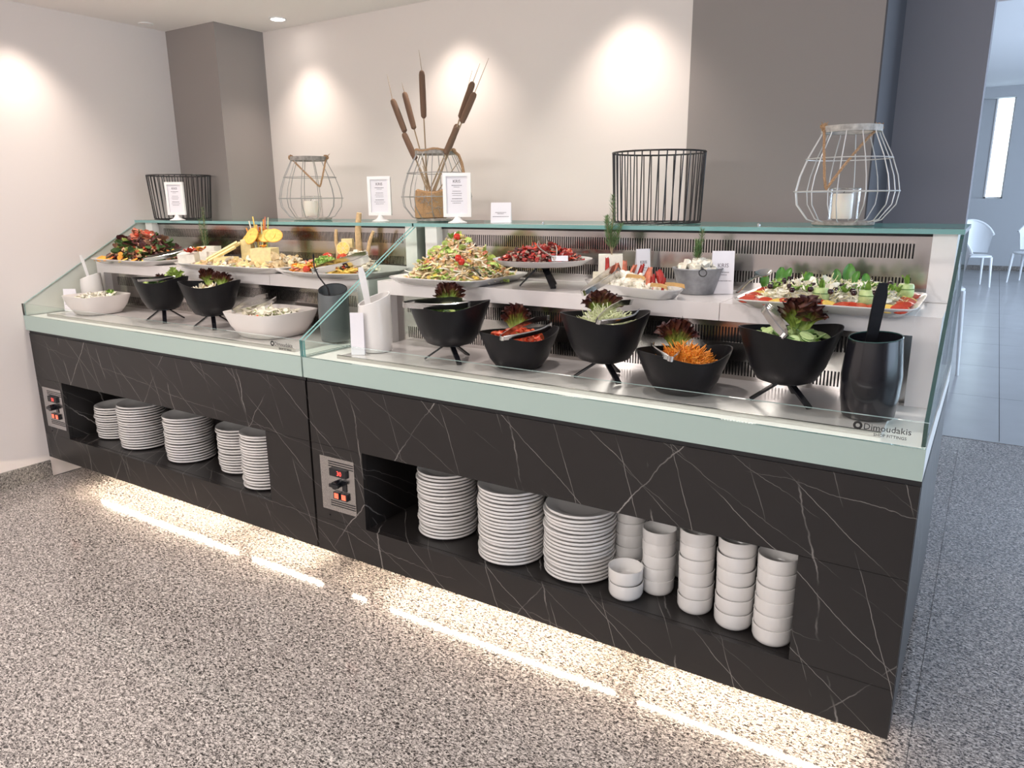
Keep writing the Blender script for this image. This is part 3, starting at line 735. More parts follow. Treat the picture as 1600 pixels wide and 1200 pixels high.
def candle_in_glass(lc, lg, cx, cy, r=.034, h=.078):
    z = ZG+.0145
    g = thing('glass_cup', lg, 'glass', (cx, cy, z))
    MB().lathe([(r*1.45, 0), (r*1.5, .003), (r*1.5, .105), (r*1.43, .105), (r*1.43, .006), (.01, .006)], 32, capt=True).build('cup', 'cup_glass', g, True)
    MB().ring((0, 0, .105), r*1.465, .0012, 32, 5).build('cup_rim', 'steel2', g, True)
    c = thing('pillar_candle', lc, 'candle', (cx-.006, cy, z+.0065))
    MB().lathe([(r*.96, 0), (r, .003), (r, h-.006), (r*.93, h), (r*.5, h-.002), (.004, h-.005)], 28, capt=True).build('wax', 'wax', c, True)
    MB().tube([(0, 0, h-.006), (.001, 0, h+.004), (.004, 0, h+.008)], .0012, 5).build('wick', 'black', c)
cage('pale grey wire lantern with rope handle and candle, at the right end of the shelf', 3.735, .90, 'pale_wire', (1, 1, .20, .57, .86), 1.02)
candle_in_glass('white pillar candle inside the right-hand wire lantern', 'clear glass cup around the candle in the right-hand lantern', 3.735, .90, .032, .082)
cage('grey wire lantern with rope handle and candle, left of the framed signs', 1.16, .93, 'grey_wire', (1, 1, .15, .57, .24), 1.02)
candle_in_glass('white pillar candle inside the left-hand wire lantern', 'clear glass cup around the candle in the left-hand lantern', 1.16, .93, .036, .076)
lt = cage('grey wire cage holding burlap pot and cattails, in the middle of the shelf', 1.985, .93, 'grey_wire', None, 1.02)
m = MB()   # rope of the middle cage: wound round the hoop, one end hanging outside on the right
pts = [(.089*math.cos(a), .089*math.sin(a), .312+.004*math.sin(a*5)) for a in [(-2.6+k*.26) for k in range(14)]]
m.tube(pts, .006, 7)
pts = [(.09*math.cos(.1), .09*math.sin(.1), .312), (.115, .02, .29), (.132, .02, .255), (.142, .018, .215), (.148, .016, .17)]
m.tube(pts, .007, 7).build('rope_handle', 'rope', lt, True)

bp = thing('burlap_pot', 'burlap wrapped pot with twig pattern inside the middle wire cage', 'pot', (1.968, .905, ZG+.0145))
MB().lathe([(.070, 0), (.075, .004), (.073, .05), (.069, .095), (.066, .118), (.058, .124), (.055, .112), (.02, .11)], 30, fn=lambda a, r, z: (r*(1+.03*math.sin(3*a+z*30))*math.cos(a), r*(1+.03*math.sin(3*a+z*30))*math.sin(a), z+(.006*math.sin(2*a) if z > .1 else 0)), capt=True).build('pot_body', 'burlap', bp, True)
m = MB()
for k in range(9):
    a = -1.6+U(-.9, 1.3); z = U(.02, .1); pts = [(.076*math.cos(a+q*.16), .076*math.sin(a+q*.16), z+q*.006*U(-1, 1.6)) for q in range(5)]
    m.tube(pts, .0013, 4)
m.build('twigs', 'greywood', bp)
base = Vector((1.975, .905, ZG+.12))
CT = [((1.742, .93, 1.899), (1.698, .95, 2.014), .17, 'leftmost cattail, leaning far left above the middle cage'),
      ((1.815, .915, 1.745), (1.80, .915, 1.765), .14, 'low cattail directly below the leftmost one, its head reaching into the cage'),
      ((1.790, .96, 1.929), (1.777, .96, 1.972), .18, 'second cattail from the left, paler brown'),
      ((1.922, .93, 2.007), (1.910, .93, 2.093), .205, 'tallest upright cattail in the middle of the bunch'),
      ((2.202, .93, 1.935), (2.240, .93, 2.005), .16, 'cattail leaning right with a thick dark tip, left one of the right pair'),
      ((2.231, .90, 1.886), (2.306, .90, 2.015), .14, 'rightmost cattail with a long thin tip'),
      ((2.145, .885, 1.750), (2.155, .885, 1.765), .13, 'low cattail under the rightmost one'),
      ((2.10, .95, 1.770), (2.185, .95, 1.985), .12, 'short cattail with a very long thin tip, left in the right-hand group')]
for top, tip, hl, lab in CT:
    top = Vector(top); tip = Vector(tip); b = base+Vector((U(-.03, .03), U(-.02, .02), 0)); d = (b-top).normalized()
    t = thing('cattail', lab, 'cattail', tuple(b), group='cattails in the burlap pot')
    q0 = top-b; q1 = q0+d*hl
    MB().tube([Vector((0, 0, -.008)), q1*.5+Vector((.002, 0, 0)), q1], [.0036, .0032, .003], 6).build('stem', 'reed', t, True)
    rr = .0140; rs = [rr*.35, rr*.8, rr, rr*1.05, rr, rr*.9, rr*.4]; fs = [0, .03, .1, .45, .8, .96, 1]
    MB().tube([q0.lerp(q1, f) for f in fs], rs, 10).build('seed_head', 'cattail', t, True)
    MB().tube([q0, (q0+tip-b)/2, tip-b], [.0017, .0013, .0007], 5).build('tip_spike', 'reed', t)
for k, (x, y, z) in enumerate([(1.86, .99, 1.60), (2.07, 1.0, 1.62)]):
    b = base+Vector((-.01+.02*k, .01, 0))
    one('dry_reed', ['bare dry reed stem leaning left among the cattails', 'bare dry reed stem leaning right among the cattails'][k], 'reed', MB().tube([(0, 0, -.008), tuple((Vector((x, y, z))-b)*.5), tuple(Vector((x, y, z))-b)], [.003, .0025, .0018], 6), 'reed', loc=tuple(b))

def framed_sign(label, cx, cy, rz, w=.112, h=.175, lift=.028):
    t = thing('framed_sign', label, 'sign', (cx, cy, ZG), rz)
    MB().lathe([(.040, 0), (.040, .003), (.022, .010), (.012, .022), (.010, lift+.004), (.010, lift+.004)], 24, capt=True).build('foot', 'plastic', t, True)
    f = .014; z0 = lift; z1 = lift+h
    fr = MB().box((-w/2, -.006, z0), (-w/2+f, .008, z1)).box((w/2-f, -.006, z0), (w/2, .008, z1)).box((-w/2+f, -.006, z0), (w/2-f, .008, z0+f)).box((-w/2+f, -.006, z1-f), (w/2-f, .008, z1)).build('frame', 'plastic', t)
    B((-w/2+f, .000, z0+f), (w/2-f, .006, z1-f)).build('card', 'paper', t)
    text_mb('KRIS', .017, 'ink', t, Matrix.Translation((0, -.0004, z1-.040)) @ Matrix.Rotation(PI/2, 4, 'X'))
    m = MB()
    for k, (zz, ww, hh) in enumerate([(.052, .044, .0022), (.058, .024, .0012), (.075, .036, .0016), (.084, .042, .0016), (.092, .038, .0012), (.106, .042, .0024), (.115, .052, .0016), (.123, .040, .0016)]):
        x = -ww/2
        while x < ww/2-.003:
            l = U(.003, .008); m.box((x, -.0009, z1-zz), (min(x+l, ww/2), -.0002, z1-zz+hh)); x += l+.0012
    tag(m.build('print_lines', 'ink', t), kind='stuff')
    return t
framed_sign('white framed menu sign in front of the left black wire basket', .375, .675, .42, .105, .175)
framed_sign('white framed menu sign standing alone between the two grey wire cages', 1.752, .80, .35)
framed_sign('white framed menu sign in front of the burlap pot', 2.25, .73, .45, .118, .18, .024)
def tent_card(label, cx, cy, z, w, h, rz, txt=None, dep=.03, tilt=0, name='tent_card', lines=True):
    t = thing(name, label, 'card', (cx, cy, z), rz); a = math.atan2(dep, h)
    m = MB(); th = .0008
    m.add([(-w/2, 0, 0), (w/2, 0, 0), (w/2, dep/2, h), (-w/2, dep/2, h), (-w/2, th, 0), (w/2, th, 0), (w/2, dep/2+th, h), (-w/2, dep/2+th, h)], [(0, 1, 2, 3), (7, 6, 5, 4), (0, 4, 5, 1), (1, 5, 6, 2), (2, 6, 7, 3), (3, 7, 4, 0)])
    m.add([(-w/2, dep, 0), (w/2, dep, 0), (w/2, dep/2+th, h), (-w/2, dep/2+th, h), (-w/2, dep+th, 0), (w/2, dep+th, 0), (w/2, dep/2+2*th, h), (-w/2, dep/2+2*th, h)], [(0, 1, 2, 3), (7, 6, 5, 4), (0, 4, 5, 1), (1, 5, 6, 2), (2, 6, 7, 3), (3, 7, 4, 0)])
    m.build('folded_paper', 'paper', t)
    q = math.atan2(h, dep/2)
    Mx = lambda zz: Matrix.Translation((0, dep/2*zz/h-.0006, zz)) @ Matrix.Rotation(q, 4, 'X')
    if txt: text_mb(txt, w*.26, 'ink', t, Mx(h*.62))
    if lines:
        m = MB()
        for zz, ww in ((.50, .55), (.44, .35), (.30, .8)):
            x = -w*ww/2
            while x < w*ww/2-.002:
                l = U(.002, .006); m.box((x, -.0004, 0), (min(x+l, w*ww/2), .0018, .0003), M=Mx(h*zz)); x += l+.0012
        tag(m.build('print_lines', 'ink', t), kind='stuff')
    return t
tent_card('small square white card on the glass shelf right of the framed signs', 2.435, .78, ZG, .085, .082, .4)
one('glass_stud', 'small clear stud on the glass shelf left of the right black basket', 'stud', MB().lathe([(.006, 0), (.006, .006), (.003, .009)], 12, capt=True), 'steel2', loc=(2.66, .74, ZG))
one('glass_stud', 'small clear stud on the glass shelf between black basket and right lantern', 'stud', MB().lathe([(.006, 0), (.006, .006), (.003, .009)], 12, capt=True), 'steel2', loc=(3.50, .74, ZG))

# ================================================================ lower deck
ZF = .8905
jar('tall white jar with slanted mouth beside the glass divide', 2.252, .195, ZF, .064, .195, 'porcelain', .022, 1.0, 'plastic')
spoon('white spatula standing in the tall white jar by the glass divide', (2.238, .205, ZF+.03), (2.222, .165, ZF+.315), 'plastic', .024, .004, .004, 'serving_spatula', False, side=(.84, .54, 0))
tent_card('blank white card leaning against the tall white jar', 2.250, .098, ZF, .05, .155, .5, None, .018, lines=False)
jar('dark grey jar holding a curved ladle, left of the glass divide', 1.955, .275, ZF, .062, .205, 'grey_jar', .018, 2.2, 'gloss_black')
t = thing('ladle', 'thin dark curved ladle handle standing in the grey jar', 'ladle', (1.955, .265, ZF+.02))
MB().tube([(.02, 0, 0), (.005, 0, .10), (-.015, 0, .19), (-.052, -.01, .235), (-.072, -.012, .275), (-.074, -.012, .325)], [.004, .004, .0035, .003, .003, .0035], 7).build('handle', 'gloss_black', t, True)
MB().lathe([(.030, 0), (.028, -.010), (.018, -.016), (.004, -.018)], 16, c=(.02, 0, .012), capb=False, capt=True).build('ladle_cup', 'gloss_black', t, True)
jar('shiny black jar with long spatula at the right end of the counter', 3.950, .195, ZF, .068, .205, 'gloss_black', .006, 1, 'glass_edge_dk', bulge=.06)
spoon('long black spatula standing in the shiny black jar', (3.93, .20, ZF+.03), (3.955, .170, ZF+.345), 'matt_black', .030, .005, .004, 'serving_spatula', False, side=(.84, .54, 0))
jar('small white jar with spoon at the far left behind the cream dish', .105, .30, ZF, .055, .17, 'porcelain', .018, .6, 'plastic')
spoon('white serving spoon standing in the small far-left jar', (.105, .30, ZF+.03), (.075, .285, ZF+.285), 'plastic', .016, .004, .012, side=(.84, .54, 0))
tent_card('white name card at the far left, in front of the small white jar', .105, .175, ZF, .07, .115, .5, 'KRIS', .02)

def square_dish(label, cx, cy, w, h, rz):
    t = thing('square_dish', label, 'dish', (cx, cy, ZF), rz); W = w/2
    def fn(a, r, z):
        t_ = max(0, z)/h; sq = 3.2+2.5*t_; e = (abs(math.cos(a))**sq+abs(math.sin(a))**sq)**(-1/sq)
        return r*W*e*math.cos(a), r*W*e*math.sin(a), z
    MB().lathe([(.70, 0), (.74, .003), (.90, h*.45), (1.0, h*.96), (1.0, h), (.965, h), (.94, h*.9), (.85, h*.4), (.66, .010), (.2, .009)], 56, fn=fn, capt=True).build('dish_body', 'stoneware', t, True, ang=60)
    return t
square_dish('cream square dish of yoghurt dip at the far left', .30, .215, .26, .095, .0)
heap('yoghurt_dip', 'white yoghurt and cucumber dip in the far-left cream dish', 'dip', (.30, .215, ZF+.060), .098, .098, .034, [('white_cheese', 'strip', .02, 5), ('cream', 'leaf', .025, 4), ('green', 'leaf', .010, .6)], 200, 'white_cheese', 2.2, .9, 4)
heap('chopped_herbs', 'chopped green herbs along the back of the yoghurt dip', 'herbs', (.28, .295, ZF+.078), .06, .018, .020, [('green', 'leaf', .014, 4), ('lime', 'leaf', .010, 1)], 60, 'green', 2, .5)
square_dish('cream square dish of mixed salad with tongs, left of the grey jar', 1.62, .235, .31, .105, -.02)
heap('creamy_salad', 'creamy chopped salad in the cream dish left of the grey jar', 'salad', (1.62, .235, ZF+.064), .118, .118, .036, [('cream', 'leaf', .026, 5), ('lime', 'strip', .016, 2), ('dkgreen', 'leaf', .012, .8), ('tomato2', 'chunk', .010, .4), ('white_cheese', 'strip', .02, 3)], 300, 'cream', 2.2, .8, 4)
tongs('steel tongs with toothed tips lying across the cream salad dish', (1.555, .10, ZF+.112), (1.47, .325, ZF+.150), (1.55, .335, ZF+.134))

rim_r = .129
BO = [  # centre x, y, radius, raised?, phase, label, stand label
 (.865, .225, .118, 1, .55, 'black free-form bowl on a stand next to the yoghurt dish', 'black tripod under the bowl next to the yoghurt dish'),
 (1.235, .225, .126, 1, .55, 'black free-form bowl of onions on a stand, left of the cream salad dish', 'black tripod under the onion bowl, left counter'),
 (2.60, .20, .134, 1, .5, 'black free-form bowl with flat tongs on a stand, beside the tall white jar', 'black tripod under the bowl beside the tall white jar'),
 (2.865, .235, .128, 0, .9, 'black low bowl of diced tomato', None),
 (3.185, .225, .130, 1, .6, 'black bowl of shredded cabbage on a stand', 'black tripod under the cabbage bowl'),
 (3.452, .20, .130, 0, .7, 'black low bowl of grated carrot', None),
 (3.735, .232, .128, 1, .6, 'black bowl of sliced cucumber on a stand', 'black tripod under the cucumber bowl')]
for (x, y, r, up, ph, lab, sl) in BO:
    z0 = ZF+(.062 if up else 0); h = .140 if up else .118
    if up: tripod(sl, x, y, ZF, .062, .092, -.6)
    black_bowl(lab, x, y, z0+.0004, r, h, ph)
    if not up: pass
ZU = ZF+.062
# fillings
heap('mixed_leaves', 'green salad leaves low in the bowl next to the yoghurt dish', 'salad', (.865, .225, ZU+.090), .078, .078, .022, [('dkgreen', 'leaf', .03, 2), ('redleaf', 'leaf', .03, 2), ('lime', 'leaf', .03, 1.2)], 110, 'dkgreen', 2)
heap('sliced_onion', 'pale sliced onion in the second black bowl of the left counter', 'salad', (1.235, .225, ZU+.086), .083, .083, .026, [('cream', 'strip', .03, 4), ('pasta', 'strip', .03, 2), ('brownleaf', 'leaf', .02, 1), ('lime', 'leaf', .02, 1)], 160, 'cream', 2)
heap('salad_leaves', 'leaves and croutons low in the bowl beside the tall white jar', 'salad', (2.60, .20, ZU+.086), .090, .090, .022, [('dkgreen', 'leaf', .03, 2), ('lime', 'leaf', .03, 2), ('cream', 'chunk', .015, 1)], 120, 'dkgreen', 2)
heap('grated_cabbage', 'pale shredded white cabbage in black bowl', 'salad', (3.185, .225, ZU+.084), .098, .098, .056, [('cabbage', 'shred', .022, 6), ('white_cheese', 'shred', .02, 1.5)], 620, 'cabbage', 1.8, .55)
heap('grated_carrot', 'bright orange grated carrot in black bowl', 'salad', (3.452, .20, ZF+.058), .097, .097, .060, [('carrot', 'shred', .022, 6), ('orange', 'shred', .02, 2)], 700, 'carrot', 1.8, .5)
heap('cucumber_base', 'chopped cucumber pieces underneath the cucumber slices', 'salad', (3.735, .232, ZU+.086), .096, .096, .036, [('cucumber', 'chunk', .02, 3), ('green', 'chunk', .012, 1)], 90, 'cucumber', 2)
heap('tomato_base', 'diced tomato at the bottom of the tomato bowl', 'salad', (2.865, .235, ZF+.060), .096, .096, .034, [('tomato2', 'chunk', .02, 3), ('tomato', 'chunk', .02, 2)], 110, 'tomato2', 2)
for k in range(34):
    a = U(0, 6.28); q = math.sqrt(U(0, 1))*.092; m = MB()
    n_ = 7; L = U(.030, .042); W2 = U(.009, .013); vs = []
    for i in range(n_):
        f = i/(n_-1)*PI; vs += [(math.cos(f)*L/2, 0, -.001), (math.cos(f)*L/2*.96, W2*math.sin(f)*.6, math.sin(f)*W2), (math.cos(f)*L/2*.96, -W2*math.sin(f)*.6, math.sin(f)*W2)]
    fs = [(i*3+j, i*3+(j+1) % 3, i*3+3+(j+1) % 3, i*3+3+j) for i in range(n_-1) for j in range(3)]
    m.add(vs, fs, M=rotm((0, 0, 0), U(-.7, .7), U(-.7, .7), U(0, 6.28)))
    one('tomato_wedge', 'red tomato wedge heaped in the low black bowl of tomato', 'tomato', m, R.choice(['tomato', 'tomato2', 'tomato2']), 'tomato wedges in the low bowl', True, (2.865+q*math.cos(a), .235+q*math.sin(a), ZF+.094+.022*(1-(q/.1)**2)+U(0, .006)))
for k in range(36):
    a = U(0, 6.28); q = math.sqrt(U(0, 1))*.096; m = MB(); r = U(.014, .021)
    m2 = MB(); Mx = rotm((0, 0, 0), U(-.6, .6), U(-.6, .6), 0)
    m2.lathe([(r*.94, 0), (r, .0004)], 14, 0, M=Mx); m2.lathe([(r, .0004), (r, .0032)], 14, 1, M=Mx, capb=False); m2.lathe([(r, .0032), (r*.94, .0036)], 14, 0, M=Mx, capb=False, capt=True)
    one('cucumber_slice', 'pale green cucumber slice with dark skin in the right-hand black bowl', 'cucumber', m2, ['cucumber', 'cuke_skin'], 'cucumber slices in the black bowl', False, (3.735+q*math.cos(a), .232+q*math.sin(a), ZU+.114+.018*(1-(q/.1)**2)+U(0, .006)))
# garnish leaves
lettuce('red lettuce leaf standing at the back of the bowl beside the tall white jar', (2.555, .255, ZU+.100), .120, .105, .55, -.1, n=2)
lettuce('dark red lettuce leaf standing behind the diced tomato', (2.810, .300, ZF+.085), .11, .115, .55, -.1, n=2)
lettuce('wide green and red lettuce leaf standing in the shredded cabbage', (3.155, .260, ZU+.108), .135, .10, .55, -.1, n=2)
lettuce('curly dark red lettuce standing in the grated carrot', (3.405, .262, ZF+.085), .125, .115, .55, -.1, n=2, ruff=1.3)
lettuce('large curly dark red lettuce standing in the sliced cucumber', (3.752, .272, ZU+.108), .145, .115, .55, -.1, n=3, ruff=1.4)
lettuce('small brownish lettuce leaf at the left of the first black bowl', (.80, .265, ZU+.105), .055, .05, .55, -.1)
lettuce('pale yellow-green lettuce tuft in the first black bowl', (.885, .285, ZU+.10), .085, .085, .55, -.1, mat='lime', ruff=1.2)
lettuce('dark brown-red lettuce leaf at the left of the onion bowl', (1.165, .27, ZU+.10), .085, .10, .75, .1)
lettuce('curly red and green lettuce leaf standing in the onion bowl', (1.245, .275, ZU+.10), .10, .085, .55, -.1)
# tongs of the lower deck
tongs('steel tongs resting on the rim of the cabbage bowl', (3.228, .095, ZU+.142), (3.245, .255, ZU+.185), (3.302, .225, ZU+.150))
tongs('steel tongs resting on the rim of the carrot bowl', (3.462, .068, ZF+.122), (3.360, .165, ZF+.135), (3.430, .205, ZF+.125))
tongs('steel tongs resting on the rim of the tomato bowl', (2.883, .105, ZF+.122), (2.92, .31, ZF+.165), (2.975, .27, ZF+.140))
tongs('broad flat steel tongs lying across the bowl beside the tall white jar', (2.535, .045, ZU+.150), (2.655, .20, ZU+.155), (2.70, .175, ZU+.140), wd=.022)
tongs('steel tongs standing in the cucumber bowl', (3.745, .118, ZU+.142), (3.662, .20, ZU+.205), (3.685, .235, ZU+.188))
tongs('thin steel tongs across the bowl next to the yoghurt dish', (.87, .12, ZU+.142), (.93, .25, ZU+.15), (.96, .23, ZU+.145), wd=.012)

# ================================================================ upper tier
# far-left tray
tray('white rectangular tray of mixed leaf salad at the far left', .345, .50, .56, .40, .024, 6)
heap('leaf_salad', 'tall heap of dark mixed leaf salad with peach slices, far-left tray', 'salad', (.315, .50, ZS+.010), .225, .165, .150, [('dkgreen', 'leaf', .04, 3), ('redleaf', 'leaf', .04, 3), ('brownleaf', 'leaf', .035, 3), ('lime', 'leaf', .03, 2), ('peach', 'chunk', .02, 1.3), ('tomato2', 'chunk', .02, 1.2), ('cream', 'chunk', .014, .8)], 650, 'brownleaf', 1.25, .4)
heap('bacon_bits', 'reddish sliced meat scattered on top of the leaf salad', 'meat', (.33, .49, ZS+.125), .07, .055, .038, [('ham', 'leaf', .026, 4), ('tomato', 'chunk', .014, 1), ('cream', 'ball', .014, .7)], 90, 'ham', 1.6, .5)
YS = [(.13, .345), (.19, .33), (.26, .325), (.40, .325), (.47, .335), (.11, .42), (.54, .36)]
for k, (x, y) in enumerate(YS):
    one('orange_slice', 'flat citrus slice on the far-left tray, ' + ['second from the left along the front', 'third from the left along the front', 'fourth from the left along the front', 'fifth from the left along the front', 'rightmost along the front', 'far left, behind the front row', 'right end, behind the front row'][k], 'orange', MB().lathe([(.024, 0), (.026, .002), (.024, .0045)], 18, capt=True), R.choice(['peach', 'orange', 'yellow']), 'orange slices around the leaf salad', False, (x, y, ZS+.024)).rotation_euler = (U(.2, .5), U(-.2, .2), 0)
one('orange_segment', 'orange segment standing at the front of the leaf salad', 'orange', MB().lathe([(.022, 0), (.024, .003), (.022, .007)], 18, capt=True, M=rotm((0, 0, .02), 1.3, 0, 0)), 'orange', None, False, (.345, .345, ZS+.022))
def flower(label, p, cols, r=.02):
    t = thing('edible_flower', label, 'flower', p)
    for k in range(6):
        m = MB(); leaf(m, rotm((0, 0, 0), .5, 0, k*PI/3), r*1.3, r*1.1, 0, .3); m.build('petal', cols[k % len(cols)], t)
    m = MB(); ball(m, rotm((0, 0, .004), 0, 0, 0), r*.2, 0); m.build('flower_centre', 'tomato', t, True)
flower('orange and red flower at the right end of the leaf salad', (.575, .50, ZS+.055), ['orange', 'yellow', 'tomato'], .032)
tongs('steel tongs lying from the far-left tray onto the white cheese', (.585, .33, ZS+.035), (.72, .50, ZS+.085), (.75, .46, ZS+.07), wd=.02)

# cheese tray
tray('white rectangular tray of assorted cheeses on the left counter', 1.17, .50, .76, .38, .026, 7)
def block(name, label, cat, c, s, mat, rz=0, tilt=0, jit=.03):
    m = MB(); chunk(m, rotm((0, 0, s[2]/2), tilt, 0, 0), *s, 0, jit)
    o = one(name, label, cat, m, mat, None, False, c); o.rotation_euler.z = rz
    return o
block('feta_block', 'large white feta block with tongs on it, back left of the cheese tray', 'cheese', (.775, .57, ZS+.009), (.10, .06, .085), 'white_cheese', .3)
block('feta_block', 'white feta piece at the front left of the cheese tray', 'cheese', (.845, .40, ZS+.027), (.085, .055, .045), 'white_cheese', .5, .2)
block('feta_block', 'rounded white cheese piece with a dark herb dot on the cheese tray', 'cheese', (.915, .50, ZS+.009), (.075, .06, .065), 'white_cheese', -.3)
rosemary('tall rosemary sprig rising behind the feta blocks, left counter', (.71, .60, ZS+.012), .275, .03, 3, (0, 0), 46, .12)
flower('yellow and red flower lying on the feta pieces', (.865, .45, ZS+.080), ['yellow', 'orange', 'tomato'], .03)
flower('deep red tomato flower on the front feta piece', (.885, .385, ZS+.076), ['tomato', 'seedred'], .028)
block('cheese_block', 'big pale yellow cheese block with orange flower on the cheese tray', 'cheese', (1.325, .47, ZS+.009), (.10, .09, .095), 'cheese', .45)
flower('small orange flower stuck on the big yellow cheese block', (1.325, .465, ZS+.108), ['orange'], .016)
block('cheese_block', 'upright pale cheese slab behind the cheese sticks', 'cheese', (1.10, .55, ZS+.009), (.05, .035, .125), 'cheese', .5)
block('cheese_wedge', 'pale cheese wedge lying in front of the upright slab', 'cheese', (1.10, .43, ZS+.009), (.10, .07, .05), 'cheese', .2, 0, .2)
for k, (a, b) in enumerate([((1.00, .39, 1.175), (1.12, .48, 1.255)), ((1.03, .38, 1.17), (1.14, .45, 1.235)), ((.99, .42, 1.17), (1.09, .52, 1.25))]):
    one('cheese_stick', ['long cheese stick leaning on the wedge, middle one', 'long cheese stick leaning on the wedge, nearest the tray front', 'long cheese stick leaning on the wedge, rear one'][k], 'cheese', MB().tube([(0, 0, 0), tuple(Vector(b)-Vector(a))], .008, 4), 'cheese', None, False, a)
heap('cheese_cubes', 'mixed nuts, crackers and small cheese cubes along the cheese tray', 'cheese', (1.17, .44, ZS+.009), .30, .10, .030, [('cheese', 'chunk', .022, 3), ('cream', 'leaf', .03, 2), ('bread', 'chunk', .02, 2), ('mushroom', 'chunk', .016, 1), ('lime', 'leaf', .012, .8)], 200, 'cream', 2, .6, 3)
heap('crisps', 'pale crisps and curled cheese at the right end of the cheese tray', 'crisps', (1.44, .50, ZS+.010), .085, .09, .045, [('pasta', 'leaf', .035, 3), ('cream', 'strip', .03, 3), ('bread', 'leaf', .025, 1)], 90, 'pasta', 1.6, .4)
vase = thing('glass_vase', 'clear glass with carrot and celery sticks and orange slices', 'glass', (1.145, .60, ZS+.0095))
MB().lathe([(.035, 0), (.038, .003), (.040, .11), (.044, .145), (.041, .145), (.037, .11), (.034, .008), (.01, .008)], 28, capt=True).build('vase_body', 'glass', vase, True)
SK = ['carrot', 'cream', 'lime', 'ham', 'yellow', 'cabbage']
for k in range(13):
    a = k*2.4; q = .024*math.sqrt((k+.5)/13); L = U(.17, .225); sp = U(.7, 1.4)
    nmx = {'carrot': 'carrot_stick', 'ham': 'pepper_stick', 'yellow': 'pepper_stick'}.get(SK[k % 6], 'celery_stick')
    lab = {'carrot': 'orange carrot stick standing in the glass vase', 'cream': 'pale cream vegetable stick standing in the glass vase', 'lime': 'light green celery stick standing in the glass vase', 'ham': 'red pepper stick standing in the glass vase', 'yellow': 'yellow pepper stick standing in the glass vase', 'cabbage': 'greenish white vegetable stick standing in the glass vase'}[SK[k % 6]]
    one(nmx, lab, 'vegetable', MB().tube([(0, 0, 0), (q*sp*1.5*math.cos(a)*1.2, q*sp*1.5*math.sin(a), L)], [.005, .004], 4), SK[k % 6], lab.split(' standing')[0]+'s in the vase', False, (1.145+q*.8*math.cos(a), .60+q*.8*math.sin(a), ZS+.019))
heap('vase_garnish', 'orange and red vegetable shavings crowding the mouth of the vase', 'vegetable', (1.145, .60, ZS+.125), .040, .040, .05, [('carrot', 'strip', .028, 3), ('yellow', 'strip', .03, 2), ('tomato2', 'leaf', .03, 2), ('cream', 'strip', .03, 2)], 60, 'carrot', 1.3, .2)
for k, (dx, dy, rx, ry, lab) in enumerate([(-.062, -.02, .35, -.35, 'orange slice on the left rim of the glass vase'), (.058, -.01, .3, .4, 'orange slice on the right rim of the glass vase'), (.0, -.052, .75, 0, 'orange slice on the front rim of the glass vase'), (.088, .005, .2, .6, 'outermost right orange slice beside the glass vase')]):
    m = MB().lathe([(.040, 0), (.043, .002), (.040, .004)], 24, 0, capt=True); m.ring((0, 0, .002), .042, .0022, 24, 5, 1)
    o = one('orange_slice', lab, 'orange', m, ['yellow', 'orange'], None, False, (1.145+dx, .60+dy, ZS+.152)); o.rotation_euler = (rx+.35, ry, 0)

# long oval tray of mixed starters
tray('white boat-shaped tray of mixed starters next to the glass divide', 1.79, .50, .56, .44, .024, 3.2)
heap('chopped_greens', 'bright green chopped beans on the boat-shaped tray', 'salad', (1.73, .46, ZS+.012), .12, .10, .062, [('green', 'chunk', .012, 5), ('lime', 'chunk', .012, 3)], 340, 'green', 1.5)
heap('potato_salad', 'creamy white salad with mushrooms, back right of the boat-shaped tray', 'salad', (1.78, .60, ZS+.012), .11, .07, .075, [('cream', 'chunk', .018, 4), ('white_cheese', 'leaf', .02, 2), ('mushroom', 'chunk', .014, 1), ('ham', 'leaf', .014, 1)], 200, 'cream', 1.5)
heap('roast_vegetables', 'orange roasted vegetables at the front left of the boat-shaped tray', 'vegetable', (1.70, .39, ZS+.014), .105, .045, .03, [('carrot', 'leaf', .03, 2), ('ham', 'leaf', .03, 2), ('yellow', 'disc', .03, 2), ('bread', 'leaf', .02, 1)], 90, 'peach', 2, .8)
heap('grilled_slices', 'yellow and dark grilled vegetable slices at the front of the boat-shaped tray', 'vegetable', (1.89, .40, ZS+.014), .09, .05, .028, [('yellow', 'disc', .032, 3), ('olive', 'leaf', .02, 1.5), ('tomato', 'leaf', .02, 1), ('green', 'leaf', .016, 1)], 80, 'yellow', 2, .8)
for x, y, z, lab in ((1.615, .58, 1.195, 'left tomato half behind the green beans'), (1.70, .59, 1.195, 'right tomato half behind the green beans'), (1.735, .345, 1.165, 'small tomato piece at the front of the boat-shaped tray')):
    m = MB(); ball(m, rotm((0, 0, 0), .5, 0, 0), .026 if z > 1.18 else .018, 0, 12, .7); one('tomato_half', lab, 'tomato', m, 'tomato', None, True, (x, y, z))
for (x, y, z, dx, dy, L, r, lab) in ((1.60, .66, 1.18, .0, 0, .135, .0085, 'thin breadstick standing left on the boat-shaped tray'), (1.725, .665, 1.175, .02, 0, .215, .014, 'tallest and thickest breadstick standing on the boat-shaped tray'), (1.775, .66, 1.18, .055, 0, .13, .008, 'thin breadstick leaning right on the boat-shaped tray')):
    pts = [(dx*f+.004*math.sin(f*7), dy*f, L*f) for f in (0, .2, .4, .6, .8, 1)]
    one('breadstick', lab, 'bread', MB().tube(pts, [r*.9, r, r*1.05, r, r*.95, r*.8], 9), 'bread', None, True, (x, y, z))
